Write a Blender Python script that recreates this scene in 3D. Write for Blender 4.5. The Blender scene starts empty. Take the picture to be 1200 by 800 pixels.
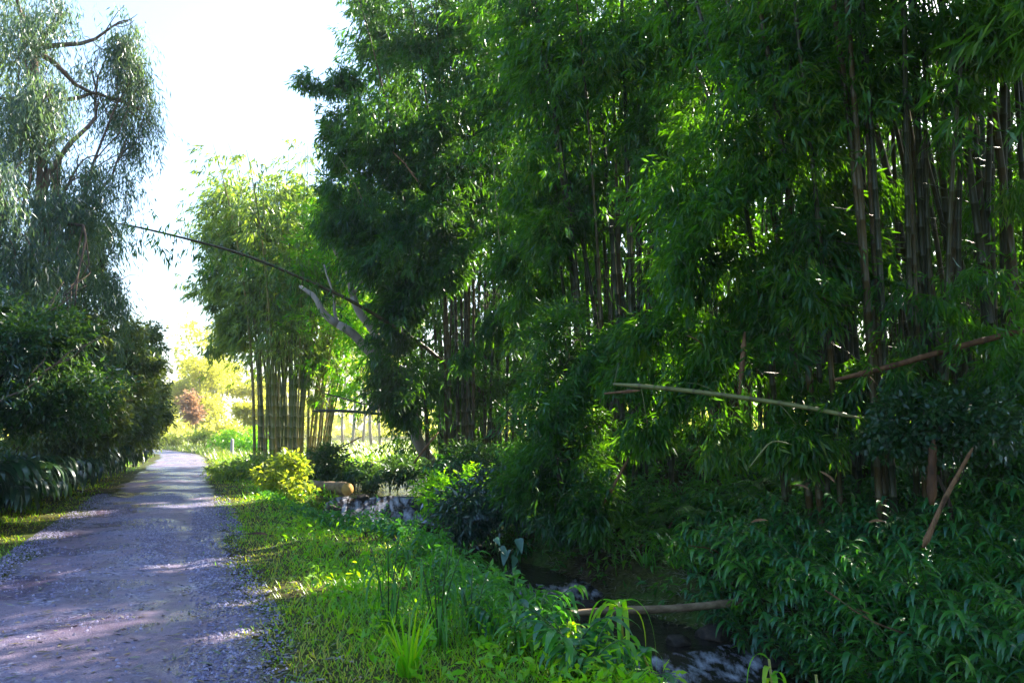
import bpy, math, random
import numpy as np
from mathutils import Vector

R = np.random.default_rng(7)
random.seed(7)
scene = bpy.context.scene
COL = scene.collection
F = 950.0                      # focal length in photo pixels (1200 wide)
EYE = np.array([0.0, 0.0, 1.6])
TH = math.atan(100.0 / F)      # upward pitch: horizon at photo row 500
SUN_AZ, SUN_EL = math.radians(42), math.radians(36)
SUN = np.array([math.sin(SUN_AZ) * math.cos(SUN_EL), math.cos(SUN_AZ) * math.cos(SUN_EL), math.sin(SUN_EL)])


def at(px, py, D):
    """world point at distance D (along the ground, +Y) seen at photo pixel px, py"""
    cx, cy = (px - 600) / F, (400 - py) / F
    v = np.array([cx, math.cos(TH) - cy * math.sin(TH), math.sin(TH) + cy * math.cos(TH)])
    return EYE + v * (D / v[1])


def unit(v):
    v = np.asarray(v, float)
    return v / np.maximum(np.linalg.norm(v, axis=-1, keepdims=True), 1e-9)


# ------------------------------------------------------------------ stream and terrain
ST = np.array([  # x, y, water level, half width
    (-2, 60, 0.05, .8), (-3.2, 36, 0.0, .9), (-3.6, 30, -0.05, 1.1), (-3.75, 25, -0.08, 1.35), (-3.3, 20.3, -0.12, 1.15),
    (-3.2, 19.9, -0.45, 1.15), (-3.1, 19.4, -0.82, 1.15), (-1.8, 16.5, -0.88, 1.05), (0.25, 13.4, -0.93, 0.95),
    (0.55, 12.7, -1.06, 0.95), (0.85, 12.2, -1.1, 1.0), (1.75, 10.2, -1.16, 1.15), (2.0, 9.5, -1.3, 1.2),
    (2.8, 7, -1.36, 1.2), (3.8, 4, -1.42, 1.1), (4.6, 0, -1.45, 1.1), (5.2, -10, -1.5, 1.1)], float)


def stream_info(x, y):
    x = np.asarray(x, float); y = np.asarray(y, float)
    best = np.full(x.shape, 1e9); sd = np.zeros(x.shape); wl = np.zeros(x.shape); hw = np.ones(x.shape)
    for a, b in zip(ST[:-1], ST[1:]):
        dx, dy = b[0] - a[0], b[1] - a[1]
        L2 = dx * dx + dy * dy
        t = np.clip(((x - a[0]) * dx + (y - a[1]) * dy) / L2, 0, 1)
        ex, ey = x - (a[0] + t * dx), y - (a[1] + t * dy)
        d = np.hypot(ex, ey)
        side = np.sign(dx * ey - dy * ex)          # walking downstream: left hand positive = photo's right bank
        m = d < best
        best = np.where(m, d, best); sd = np.where(m, d * side, sd)
        wl = np.where(m, a[2] + t * (b[2] - a[2]), wl); hw = np.where(m, a[3] + t * (b[3] - a[3]), hw)
    return sd, wl, hw


def road_c(y):
    y = np.asarray(y, float)
    base = -0.95 - 0.384 * y
    k = np.clip(y - 42, 0, None)
    return base - 0.012 * k * k


ROAD_HW = 1.42


def sm(t):
    t = np.clip(t, 0, 1)
    return t * t * (3 - 2 * t)


def lumps(x, y):
    return (0.05 * np.sin(x * 1.3 + 0.7 * y) * np.sin(y * 0.9 - 0.4 * x) + 0.025 * np.sin(2.9 * x + 1.1) * np.sin(3.3 * y + 0.6 * x)
            + 0.012 * np.sin(7.1 * x - 2.2 * y) * np.sin(6.3 * y + x))


def height(x, y):
    x = np.asarray(x, float); y = np.asarray(y, float)
    sd, wl, hw = stream_info(x, y)
    a = np.abs(sd)
    left = sd < 0
    top_l = 0.0
    out_l = wl - 0.05 + (top_l - wl + 0.05) * sm((a - hw) / 1.5)
    top_r = 1.05
    e = a - hw
    out_r = wl - 0.05 + 0.55 * sm(e / 0.6) + (top_r - wl - 0.5) * sm((e - 0.3) / 5.5)
    bed = wl - 0.05 - 0.3 * sm((hw - a) / 0.5)
    h = np.where(a < hw, bed, np.where(left, out_l, out_r))
    fade = sm((60 - y) / 25)
    h = h * fade + (1 - fade) * np.where(left, 0.0, 0.35)
    dr = np.abs(x - road_c(y)) * 0.93
    nr = sm((dr - ROAD_HW) / 1.0)
    h = h + lumps(x, y) * (0.12 + 0.88 * nr)
    # left verge rises gently away from the road
    lv = np.clip(road_c(y) - ROAD_HW - 0.6 - x, 0, 8)
    h = h + 0.07 * lv
    return h


def H1(x, y):
    return float(height(np.array([x]), np.array([y]))[0])


# ------------------------------------------------------------------ mesh helpers
def make_mesh(name, V, faces_loops, face_sizes, smooth=False, attrs=None, mats=None, mat_idx=None):
    me = bpy.data.meshes.new(name)
    V = np.ascontiguousarray(V, np.float32)
    me.vertices.add(len(V)); me.vertices.foreach_set('co', V.ravel())
    fl = np.ascontiguousarray(faces_loops, np.int32).ravel()
    fs = np.asarray(face_sizes, np.int32)
    me.loops.add(len(fl)); me.loops.foreach_set('vertex_index', fl)
    me.polygons.add(len(fs))
    st = np.zeros(len(fs), np.int32); st[1:] = np.cumsum(fs)[:-1]
    me.polygons.foreach_set('loop_start', st)
    if smooth:
        me.polygons.foreach_set('use_smooth', np.ones(len(fs), bool))
    if mat_idx is not None:
        me.polygons.foreach_set('material_index', np.asarray(mat_idx, np.int32))
    for k, v in (attrs or {}).items():
        at_ = me.attributes.new(k, 'FLOAT', 'POINT')
        at_.data.foreach_set('value', np.ascontiguousarray(v, np.float32))
    me.update(calc_edges=True)
    return me


class Geo:
    """collects vertices / quads / tint, becomes ONE mesh"""
    def __init__(self):
        self.V, self.Fq, self.T, self.n = [], [], [], 0

    def add(self, V, Fq, T):
        V = np.asarray(V, float).reshape(-1, 3)
        self.V.append(V); self.Fq.append(np.asarray(Fq, np.int64).reshape(-1, 4) + self.n)
        self.T.append(np.broadcast_to(np.asarray(T, float), (len(V),)).copy()); self.n += len(V)

    def merged(self):
        return np.concatenate(self.V), np.concatenate(self.Fq), np.concatenate(self.T)

    def build(self, name, mat, parent=None, smooth=False):
        V, Fq, T = self.merged()
        off = np.array(ROOTLOC.get(parent.name, (0, 0, 0))) if parent else 0
        me = make_mesh(name, V - off, Fq, np.full(len(Fq), 4), smooth, {'tint': T})
        me.materials.append(mat)
        o = bpy.data.objects.new(name, me)
        COL.objects.link(o)
        if parent:
            o.parent = parent
            ROOTLOC[o.name] = ROOTLOC.get(parent.name, (0, 0, 0))
        return o


ROOTLOC = {}


def thing(name, label, cat, loc=(0, 0, 0), group=None):
    o = bpy.data.objects.new(name, None)
    o.empty_display_size = 0.2
    COL.objects.link(o)
    o.location = tuple(float(v) for v in loc)
    ROOTLOC[o.name] = tuple(float(v) for v in loc)
    o['label'] = label; o['category'] = cat
    if group: o['group'] = group
    return o


def tag(o, label, cat, group=None, kind=None):
    if label: o['label'] = label
    if cat: o['category'] = cat
    if group: o['group'] = group
    if kind: o['kind'] = kind
    return o


def copy_tree(root, loc, rz, s, label=None, group=None, tilt=(0, 0)):
    r = root.copy(); COL.objects.link(r)
    r.location = loc; r.rotation_euler = (tilt[0], tilt[1], rz); r.scale = (s, s, s)
    if label: r['label'] = label
    if group: r['group'] = group
    for ch in list(root.children):
        c = ch.copy(); COL.objects.link(c); c.parent = r
        for g in ch.children:
            d = g.copy(); COL.objects.link(d); d.parent = c
    return r


# sun lanes: gaps in the foliage that let the low sun through to these spots
LANES = []


def lane(px, py, D, r, z=None):
    p = at(px, py, D)
    LANES.append((p, r))


def sunlit_gap(P):
    """True where a leaf stands in one of the gaps"""
    m = np.zeros(len(P), bool)
    for p, r in LANES:
        v = P - p
        t = v @ SUN
        d = np.linalg.norm(v - t[:, None] * SUN, axis=1)
        m |= (d < r * (0.85 + 0.3 * R.random(len(P)))) & (t > 1.2)
    return m


def leaves(geo, P, D, N, L, W, bend=0.15, tint=None, gap=True):
    """diamond leaves, one quad each"""
    P = np.asarray(P); n = len(P)
    if gap and LANES and n:
        k = ~sunlit_gap(P)
        P, D, N = P[k], D[k], N[k]
        L = L[k] if np.ndim(L) else L
        W = W[k] if np.ndim(W) else W
        tint = tint[k] if tint is not None else None
        n = len(P)
    if n == 0: return
    D = unit(D); S = unit(np.cross(D, N)); U = np.cross(S, D)
    L = np.broadcast_to(L, (n,))[:, None]; W = np.broadcast_to(W, (n,))[:, None]
    mid = P + D * L * 0.42
    tip = P + D * L - U * L * bend
    V = np.stack([P, mid + S * W * .5, tip, mid - S * W * .5], 1).reshape(-1, 3)
    Fq = np.arange(4 * n).reshape(-1, 4)
    T = R.random(n) if tint is None else tint
    geo.add(V, Fq, np.repeat(T, 4))


def blades(geo, P, D, N, L, W, rows=3, droop=0.5, taper=1.0, tint=None, fold=0.0, wprof=None, curl=0.0):
    """ribbon leaves of several rows that droop towards -Z"""
    P = np.asarray(P, float); n = len(P)
    if n == 0: return
    D = unit(D); S = unit(np.cross(D, N)); U = np.cross(S, D)
    L = np.broadcast_to(L, (n,))[:, None]; W = np.broadcast_to(W, (n,))[:, None]
    dr = np.broadcast_to(droop, (n,))[:, None]
    cols = 3 if fold else 2
    out = []
    for k in range(rows + 1):
        t = k / rows
        w = (wprof(t) if wprof else (1 - t) ** 0.7) * W * .5
        c = P + D * L * (t - 0.25 * np.minimum(dr, 1.6) * t * t * t) + np.array([0, 0, -1.0]) * L * dr * t * t * 0.6
        if fold:
            out += [c - S * w + U * w * fold, c, c + S * w + U * w * fold]
        else:
            out += [c - S * w, c + S * w]
    V = np.stack(out, 1)                      # n, rows*cols, 3
    vp = V.shape[1]
    q = []
    for k in range(rows):
        for c in range(cols - 1):
            i = k * cols + c
            q.append((i, i + 1, i + cols + 1, i + cols))
    q = np.array(q)
    Fq = (np.arange(n)[:, None, None] * vp + q[None]).reshape(-1, 4)
    T = R.random(n) if tint is None else np.broadcast_to(tint, (n,))
    geo.add(V.reshape(-1, 3), Fq, np.repeat(T, vp))


LANCE = lambda t: min(1.0, (t / 0.3) ** 0.7 + 0.12) * max(0.02, (1 - t) / 0.7 if t > 0.3 else 1.0) ** 0.8
OVAL = lambda t: max(0.03, math.sin(math.pi * min(1, t * 0.96 + 0.04)) ** 0.75)


def tube(geo, pts, rad, sides=7, tint=0.5, cap=True, knob=None):
    pts = np.asarray(pts, float); m = len(pts)
    rad = np.broadcast_to(rad, (m,)).astype(float).copy()
    tan = unit(np.gradient(pts, axis=0))
    ref = np.array([0.31, 0.2, 0.93]) if abs(tan[0][2]) < .9 else np.array([1.0, 0.13, 0.0])
    s = unit(np.cross(tan, ref)); u = np.cross(s, tan)
    a = np.linspace(0, 2 * math.pi, sides, endpoint=False)
    V = pts[:, None] + rad[:, None, None] * (np.cos(a)[None, :, None] * s[:, None] + np.sin(a)[None, :, None] * u[:, None])
    i = np.arange(m - 1)[:, None] * sides; j = np.arange(sides)[None]
    jn = (j + 1) % sides
    Fq = np.stack([i + j, i + jn, i + sides + jn, i + sides + j], -1).reshape(-1, 4)
    V = V.reshape(-1, 3)
    if cap:                                   # close both ends with a centre vertex fan of quads (degenerate-free)
        c0, c1 = len(V), len(V) + 1
        V = np.concatenate([V, pts[:1], pts[-1:]])
        F0 = [(c0, (k + 1) % sides, k, k) for k in range(sides)]
        b = (m - 1) * sides
        F1 = [(c1, b + k, b + (k + 1) % sides, b + (k + 1) % sides) for k in range(sides)]
        # quads with a doubled vertex are not allowed: use pairs of sides instead
        F0, F1 = [], []
        for k in range(0, sides - 1, 2):
            F0.append((c0, (k + 2) % sides, k + 1, k)); F1.append((c1, b + k, b + k + 1, b + (k + 2) % sides))
        Fq = np.concatenate([Fq, F0, F1])
    T = np.broadcast_to(tint, (len(V),)) if np.ndim(tint) == 0 else tint
    geo.add(V, Fq, T)


def culm_pts(base, top_dir, Hh, arch, node=0.36, r0=0.045, taper=0.85, sag=1.0):
    """a bamboo culm: nodes with slight swellings; arch = horizontal reach of the tip"""
    nseg = max(4, int(Hh / node))
    ts, rs = [], []
    for k in range(nseg + 1):
        t = k / nseg
        r = r0 * (1 - taper * t ** 1.3)
        if k:
            ts += [t - 0.012 / Hh]; rs += [r * 1.0]
        ts += [t]; rs += [r * 1.13]
        ts += [min(1.0, t + 0.03 / Hh)]; rs += [r * 0.98]
    t = np.array(ts); rs = np.array(rs)
    d = np.asarray(top_dir, float)
    P = np.zeros((len(t), 3))
    P[:, 2] = Hh * (t - 0.22 * sag * arch / Hh * t ** 3)
    P[:, :2] = d[None, :2] * (arch * (0.25 * t + 0.75 * t ** 2.4))[:, None]
    return P + np.asarray(base), rs, t


def ringmask(m):
    r = np.zeros(m); r[0::3] = .8; r[1::3] = .35
    return r


def core_gap(P):
    out = []
    for p, r in LANES[:12]:
        v = P - p
        t_ = v @ SUN
        out.append((np.linalg.norm(v - t_[:, None] * SUN, axis=1) < r * .6).any())
    return out


def clump_pts(c, rad, n, sub=None, tight=0.32):
    """points gathered in tufts through an ellipsoid (gaps between the tufts)"""
    sub = sub or max(4, n // (45 if tight > .21 else 65))
    g = R.normal(size=(sub, 3)); g = unit(g) * (R.random((sub, 1)) ** 0.45)
    w = R.random(sub) + 0.3
    idx = R.choice(sub, n, p=w / w.sum())
    clump_pts.tint = np.clip(R.random(sub)[idx] * .75 + .25 * R.random(n), 0, 1)
    p = g[idx] + R.normal(size=(n, 3)) * tight * np.array([1, 1, 0.75])
    return np.asarray(c) + p * np.asarray(rad), p


def sprays(geo, C, Dr, k, L, W, sl=0.35, down=0.55, jit=0.75, Lvar=0.3, tint_base=None, gap=True):
    n = len(C)
    Dr = unit(Dr)
    u = R.random((n, k, 1)) ** 0.8
    P = C[:, None] + Dr[:, None] * sl * u + R.normal(size=(n, k, 3)) * 0.03
    D = Dr[:, None] * 0.75 + R.normal(size=(n, k, 3)) * jit * 0.6 + np.array([0, 0, -down])
    N = np.array([0, 0, 1.0]) + R.normal(size=(n, k, 3)) * 0.6 - Dr[:, None] * 0.2
    LL = L * (1 - Lvar + 2 * Lvar * R.random(n * k))
    tb = R.random((n, 1)) if tint_base is None else tint_base
    T = np.clip(tb * 0.65 + R.random((n, k)) * 0.35, 0, 1).ravel()
    leaves(geo, P.reshape(-1, 3), D.reshape(-1, 3), N.reshape(-1, 3), LL, W * LL / L, bend=0.18, tint=T, gap=gap)


# ------------------------------------------------------------------ materials
def new_mat(name):
    m = bpy.data.materials.new(name); m.use_nodes = True
    nt = m.node_tree; nt.nodes.clear()
    out = nt.nodes.new('ShaderNodeOutputMaterial')
    return m, nt, out


def node(nt, t, **kw):
    n = nt.nodes.new(t)
    for k, v in kw.items():
        if k in n.inputs.keys() if hasattr(n.inputs, 'keys') else False:
            n.inputs[k].default_value = v
        else:
            setattr(n, k, v)
    return n


def ramp(nt, stops, fac=None):
    r = nt.nodes.new('ShaderNodeValToRGB')
    e = r.color_ramp.elements
    while len(e) > 1: e.remove(e[-1])
    e[0].position = stops[0][0]; e[0].color = (*stops[0][1], 1)
    for p, c in stops[1:]:
        x = e.new(p); x.color = (*c, 1)
    if fac is not None: nt.links.new(fac, r.inputs['Fac'])
    return r


def leaf_mat(name, cols, trans, tr=0.42, gloss=0.07, rough=0.35, objrand=False):
    m, nt, out = new_mat(name)
    a = nt.nodes.new('ShaderNodeAttribute'); a.attribute_name = 'tint'
    fac = a.outputs['Fac']
    if objrand:
        oi = nt.nodes.new('ShaderNodeObjectInfo')
        mx = nt.nodes.new('ShaderNodeMath'); mx.operation = 'MULTIPLY_ADD'
        nt.links.new(oi.outputs['Random'], mx.inputs[0]); mx.inputs[1].default_value = 0.5
        m2 = nt.nodes.new('ShaderNodeMath'); m2.operation = 'MULTIPLY'; m2.inputs[1].default_value = 0.5
        nt.links.new(fac, m2.inputs[0]); nt.links.new(m2.outputs[0], mx.inputs[2])
        fac = mx.outputs[0]
    n = len(cols)
    r = ramp(nt, [(i / max(1, n - 1), c) for i, c in enumerate(cols)], fac)
    r2 = ramp(nt, [(i / max(1, n - 1), tuple(min(1, 0.5 * cc * t_ / 0.1 + 0.5 * t_) for cc, t_ in zip(c, trans))) for i, c in enumerate(cols)], fac)
    d = nt.nodes.new('ShaderNodeBsdfDiffuse'); t = nt.nodes.new('ShaderNodeBsdfTranslucent'); g = nt.nodes.new('ShaderNodeBsdfGlossy')
    g.inputs['Roughness'].default_value = rough
    g.inputs['Color'].default_value = (0.9, 0.95, 1, 1)
    nt.links.new(r.outputs[0], d.inputs['Color']); nt.links.new(r2.outputs[0], t.inputs['Color'])
    mx1 = nt.nodes.new('ShaderNodeMixShader'); mx1.inputs[0].default_value = tr
    nt.links.new(d.outputs[0], mx1.inputs[1]); nt.links.new(t.outputs[0], mx1.inputs[2])
    fr = nt.nodes.new('ShaderNodeLayerWeight'); fr.inputs['Blend'].default_value = 0.25
    ma = nt.nodes.new('ShaderNodeMath'); ma.operation = 'MULTIPLY_ADD'; ma.inputs[1].default_value = gloss * 2; ma.inputs[2].default_value = gloss * .5
    nt.links.new(fr.outputs['Fresnel'], ma.inputs[0])
    mx2 = nt.nodes.new('ShaderNodeMixShader')
    nt.links.new(ma.outputs[0], mx2.inputs[0]); nt.links.new(mx1.outputs[0], mx2.inputs[1]); nt.links.new(g.outputs[0], mx2.inputs[2])
    nt.links.new(mx2.outputs[0], out.inputs['Surface'])
    return m


def bark_mat(name, stops, scale=6, rough=0.85, stretch=(1, 1, .15), bump=0.4, spec=0.2, objrand=0.0, ring=None):
    m, nt, out = new_mat(name)
    tc = nt.nodes.new('ShaderNodeTexCoord'); mp = nt.nodes.new('ShaderNodeMapping')
    mp.inputs['Scale'].default_value = stretch
    nt.links.new(tc.outputs['Object'], mp.inputs[0])
    nz = nt.nodes.new('ShaderNodeTexNoise'); nz.inputs['Scale'].default_value = scale; nz.inputs['Detail'].default_value = 6
    nz.inputs['Roughness'].default_value = .65
    nt.links.new(mp.outputs[0], nz.inputs['Vector'])
    fac = nz.outputs['Fac']
    if objrand:
        oi = nt.nodes.new('ShaderNodeObjectInfo')
        ma = nt.nodes.new('ShaderNodeMath'); ma.operation = 'MULTIPLY_ADD'; ma.inputs[1].default_value = objrand
        nt.links.new(oi.outputs['Random'], ma.inputs[0])
        m2 = nt.nodes.new('ShaderNodeMath'); m2.operation = 'SUBTRACT'; m2.inputs[1].default_value = objrand * .5
        nt.links.new(fac, m2.inputs[0]); nt.links.new(m2.outputs[0], ma.inputs[2]); fac = ma.outputs[0]
    r = ramp(nt, stops, fac)
    b = nt.nodes.new('ShaderNodeBsdfPrincipled'); b.inputs['Roughness'].default_value = rough
    b.inputs['Specular IOR Level'].default_value = spec
    nt.links.new(r.outputs[0], b.inputs['Base Color'])
    if ring:
        at_ = nt.nodes.new('ShaderNodeAttribute'); at_.attribute_name = 'tint'
        mr = nt.nodes.new('ShaderNodeMixRGB'); mr.inputs[2].default_value = (*ring, 1)
        nt.links.new(at_.outputs['Fac'], mr.inputs[0]); nt.links.new(r.outputs[0], mr.inputs[1]); nt.links.new(mr.outputs[0], b.inputs['Base Color'])
    bp = nt.nodes.new('ShaderNodeBump'); bp.inputs['Strength'].default_value = bump; bp.inputs['Distance'].default_value = 0.02
    nt.links.new(nz.outputs['Fac'], bp.inputs['Height']); nt.links.new(bp.outputs[0], b.inputs['Normal'])
    nt.links.new(b.outputs[0], out.inputs['Surface'])
    return m


M = {}
M['bamboo_leaf'] = leaf_mat('bamboo_leaf', [(.005, .028, .014), (.010, .056, .012), (.022, .095, .009), (.07, .15, .010), (.24, .22, .05)], (.28, .52, .01), tr=.42, gloss=.035)
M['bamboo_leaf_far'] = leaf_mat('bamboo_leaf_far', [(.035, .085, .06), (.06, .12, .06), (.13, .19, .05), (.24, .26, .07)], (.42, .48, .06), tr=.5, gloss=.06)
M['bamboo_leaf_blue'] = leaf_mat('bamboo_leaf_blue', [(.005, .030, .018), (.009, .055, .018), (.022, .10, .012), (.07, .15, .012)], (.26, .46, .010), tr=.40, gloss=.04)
M['euc_leaf'] = leaf_mat('gum_leaf', [(.010, .045, .08), (.022, .07, .09), (.055, .11, .075), (.15, .17, .06)], (.30, .38, .10), tr=.40, gloss=.06, rough=.4)
M['shrub_leaf'] = leaf_mat('shrub_leaf', [(.008, .036, .018), (.016, .062, .018), (.04, .10, .016)], (.18, .30, .03), tr=.32, gloss=.06)
M['olive_leaf'] = leaf_mat('olive_leaf', [(.03, .06, .035), (.05, .09, .035), (.12, .13, .03)], (.28, .32, .04), tr=.4, gloss=.07)
M['broad_leaf'] = leaf_mat('broad_leaf', [(.008, .036, .024), (.014, .055, .028), (.03, .08, .02)], (.10, .22, .02), tr=.2, gloss=.12, rough=.3)
M['ginger_leaf'] = leaf_mat('ginger_leaf', [(.012, .075, .05), (.02, .12, .04), (.05, .19, .02), (.14, .28, .02)], (.18, .42, .02), tr=.32, gloss=.08, rough=.33, objrand=True)
M['fern_leaf'] = leaf_mat('fern_leaf', [(.03, .13, .02), (.05, .18, .018), (.12, .26, .02)], (.22, .44, .02), tr=.34, gloss=.05, objrand=True)
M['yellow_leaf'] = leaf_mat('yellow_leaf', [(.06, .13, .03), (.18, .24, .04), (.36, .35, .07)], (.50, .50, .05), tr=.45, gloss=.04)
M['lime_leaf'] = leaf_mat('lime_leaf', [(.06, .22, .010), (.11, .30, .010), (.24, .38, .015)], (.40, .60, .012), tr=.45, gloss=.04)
M['taro_leaf'] = leaf_mat('taro_leaf', [(.05, .13, .09), (.08, .17, .12)], (.12, .25, .05), tr=.25, gloss=.08)
M['grass'] = leaf_mat('grass_blade', [(.04, .19, .008), (.10, .27, .008), (.20, .31, .012), (.40, .34, .07)], (.38, .52, .012), tr=.38, gloss=.025)
M['grass_dry'] = leaf_mat('grass_dry', [(.30, .22, .07), (.22, .20, .05), (.36, .28, .12)], (.3, .25, .06), tr=.3, gloss=.04)
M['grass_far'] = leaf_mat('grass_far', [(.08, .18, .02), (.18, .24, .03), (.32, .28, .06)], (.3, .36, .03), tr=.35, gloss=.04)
M['cover'] = leaf_mat('cover_leaf', [(.010, .065, .026), (.02, .115, .022), (.06, .18, .015), (.14, .24, .015)], (.22, .44, .015), tr=.33, gloss=.04, rough=.45)
M['hazy_leaf'] = leaf_mat('hazy_leaf', [(.18, .21, .07), (.30, .30, .09), (.42, .38, .13)], (.5, .5, .10), tr=.5, gloss=.02)  # warm far glow and haze put into the leaf colour
M['red_leaf'] = leaf_mat('red_leaf', [(.20, .14, .12), (.27, .19, .14), (.34, .27, .15)], (.38, .27, .16), tr=.4, gloss=.04)  # red muted towards mauve, distance haze mixed into the leaf colour
M['litter'] = leaf_mat('litter', [(.10, .10, .05), (.22, .15, .08), (.26, .22, .15), (.05, .09, .03), (.32, .28, .24)], (.1, .08, .03), tr=.1, gloss=.10)
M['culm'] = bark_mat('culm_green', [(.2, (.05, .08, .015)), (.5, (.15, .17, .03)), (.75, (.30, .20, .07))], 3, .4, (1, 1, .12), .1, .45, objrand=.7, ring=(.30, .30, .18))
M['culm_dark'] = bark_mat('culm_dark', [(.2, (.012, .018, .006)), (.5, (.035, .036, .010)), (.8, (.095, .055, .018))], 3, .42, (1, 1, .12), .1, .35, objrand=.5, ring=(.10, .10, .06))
M['culm_yellow'] = bark_mat('culm_fresh', [(.25, (.08, .10, .02)), (.55, (.20, .20, .06)), (.8, (.10, .07, .03))], 5, .45, (1, 1, .3), .2, .4, ring=(.07, .05, .03))  # yellow-green to straw colour of the culms themselves
M['culm_dead'] = bark_mat('culm_dead', [(.25, (.035, .018, .010)), (.45, (.12, .055, .025)), (.6, (.21, .11, .05)), (.75, (.06, .03, .015))], 7, .7, (1, 1, .25), .5, .2, objrand=.3)
M['bark_gum'] = bark_mat('bark_gum', [(.3, (.10, .065, .05)), (.55, (.22, .15, .12)), (.75, (.36, .28, .24))], 5)
M['bark_pale'] = bark_mat('bark_pale', [(.3, (.26, .20, .16)), (.6, (.45, .38, .32)), (.8, (.20, .15, .11))], 5)
M['bark_dark'] = bark_mat('bark_dark', [(.3, (.03, .02, .015)), (.6, (.08, .055, .04)), (.8, (.14, .10, .07))], 6)
M['log'] = bark_mat('log_bark', [(.3, (.06, .04, .025)), (.5, (.22, .15, .09)), (.62, (.30, .22, .14)), (.75, (.10, .07, .045))], 9, .8, (.3, 1, 1), .8)
M['cut_wood'] = bark_mat('cut_wood', [(.3, (.45, .24, .06)), (.6, (.62, .38, .12)), (.8, (.5, .28, .10))], 10, .7, (1, 1, 1))
M['rock'] = bark_mat('rock', [(.3, (.008, .007, .006)), (.55, (.028, .022, .016)), (.75, (.085, .06, .04))], 9, .65, (1, 1, 1), 1.0, .3, objrand=.2)
M['stem'] = leaf_mat('stem_green', [(.02, .07, .015), (.06, .12, .02)], (.1, .16, .02), tr=.1, gloss=.04)
M['stem_yellow'] = leaf_mat('stem_yellow', [(.20, .24, .03), (.32, .26, .04)], (.3, .3, .02), tr=.15, gloss=.06)
M['post'] = bark_mat('post_wood', [(.3, (.22, .20, .18)), (.6, (.38, .36, .33)), (.8, (.15, .14, .12))], 12)


def ground_mat():
    m, nt, out = new_mat('soil')
    tc = nt.nodes.new('ShaderNodeTexCoord')
    n1 = nt.nodes.new('ShaderNodeTexNoise'); n1.inputs['Scale'].default_value = .9; n1.inputs['Detail'].default_value = 8
    n2 = nt.nodes.new('ShaderNodeTexNoise'); n2.inputs['Scale'].default_value = 14; n2.inputs['Detail'].default_value = 6
    nt.links.new(tc.outputs['Object'], n1.inputs[0]); nt.links.new(tc.outputs['Object'], n2.inputs[0])
    r1 = ramp(nt, [(.3, (.05, .035, .02)), (.5, (.07, .075, .02)), (.65, (.06, .11, .02)), (.8, (.12, .12, .03))], n1.outputs['Fac'])
    r2 = ramp(nt, [(.35, (.35, .35, .35)), (.6, (1, 1, 1)), (.8, (1.0, .9, .7))], n2.outputs['Fac'])
    mx = nt.nodes.new('ShaderNodeMixRGB'); mx.blend_type = 'MULTIPLY'; mx.inputs[0].default_value = .8
    nt.links.new(r1.outputs[0], mx.inputs[1]); nt.links.new(r2.outputs[0], mx.inputs[2])
    b = nt.nodes.new('ShaderNodeBsdfPrincipled'); b.inputs['Roughness'].default_value = .95; b.inputs['Specular IOR Level'].default_value = .1
    nt.links.new(mx.outputs[0], b.inputs['Base Color'])
    bp = nt.nodes.new('ShaderNodeBump'); bp.inputs['Strength'].default_value = .7; bp.inputs['Distance'].default_value = .06
    nt.links.new(n2.outputs['Fac'], bp.inputs['Height']); nt.links.new(bp.outputs[0], b.inputs['Normal'])
    nt.links.new(b.outputs[0], out.inputs['Surface'])
    return m


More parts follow.
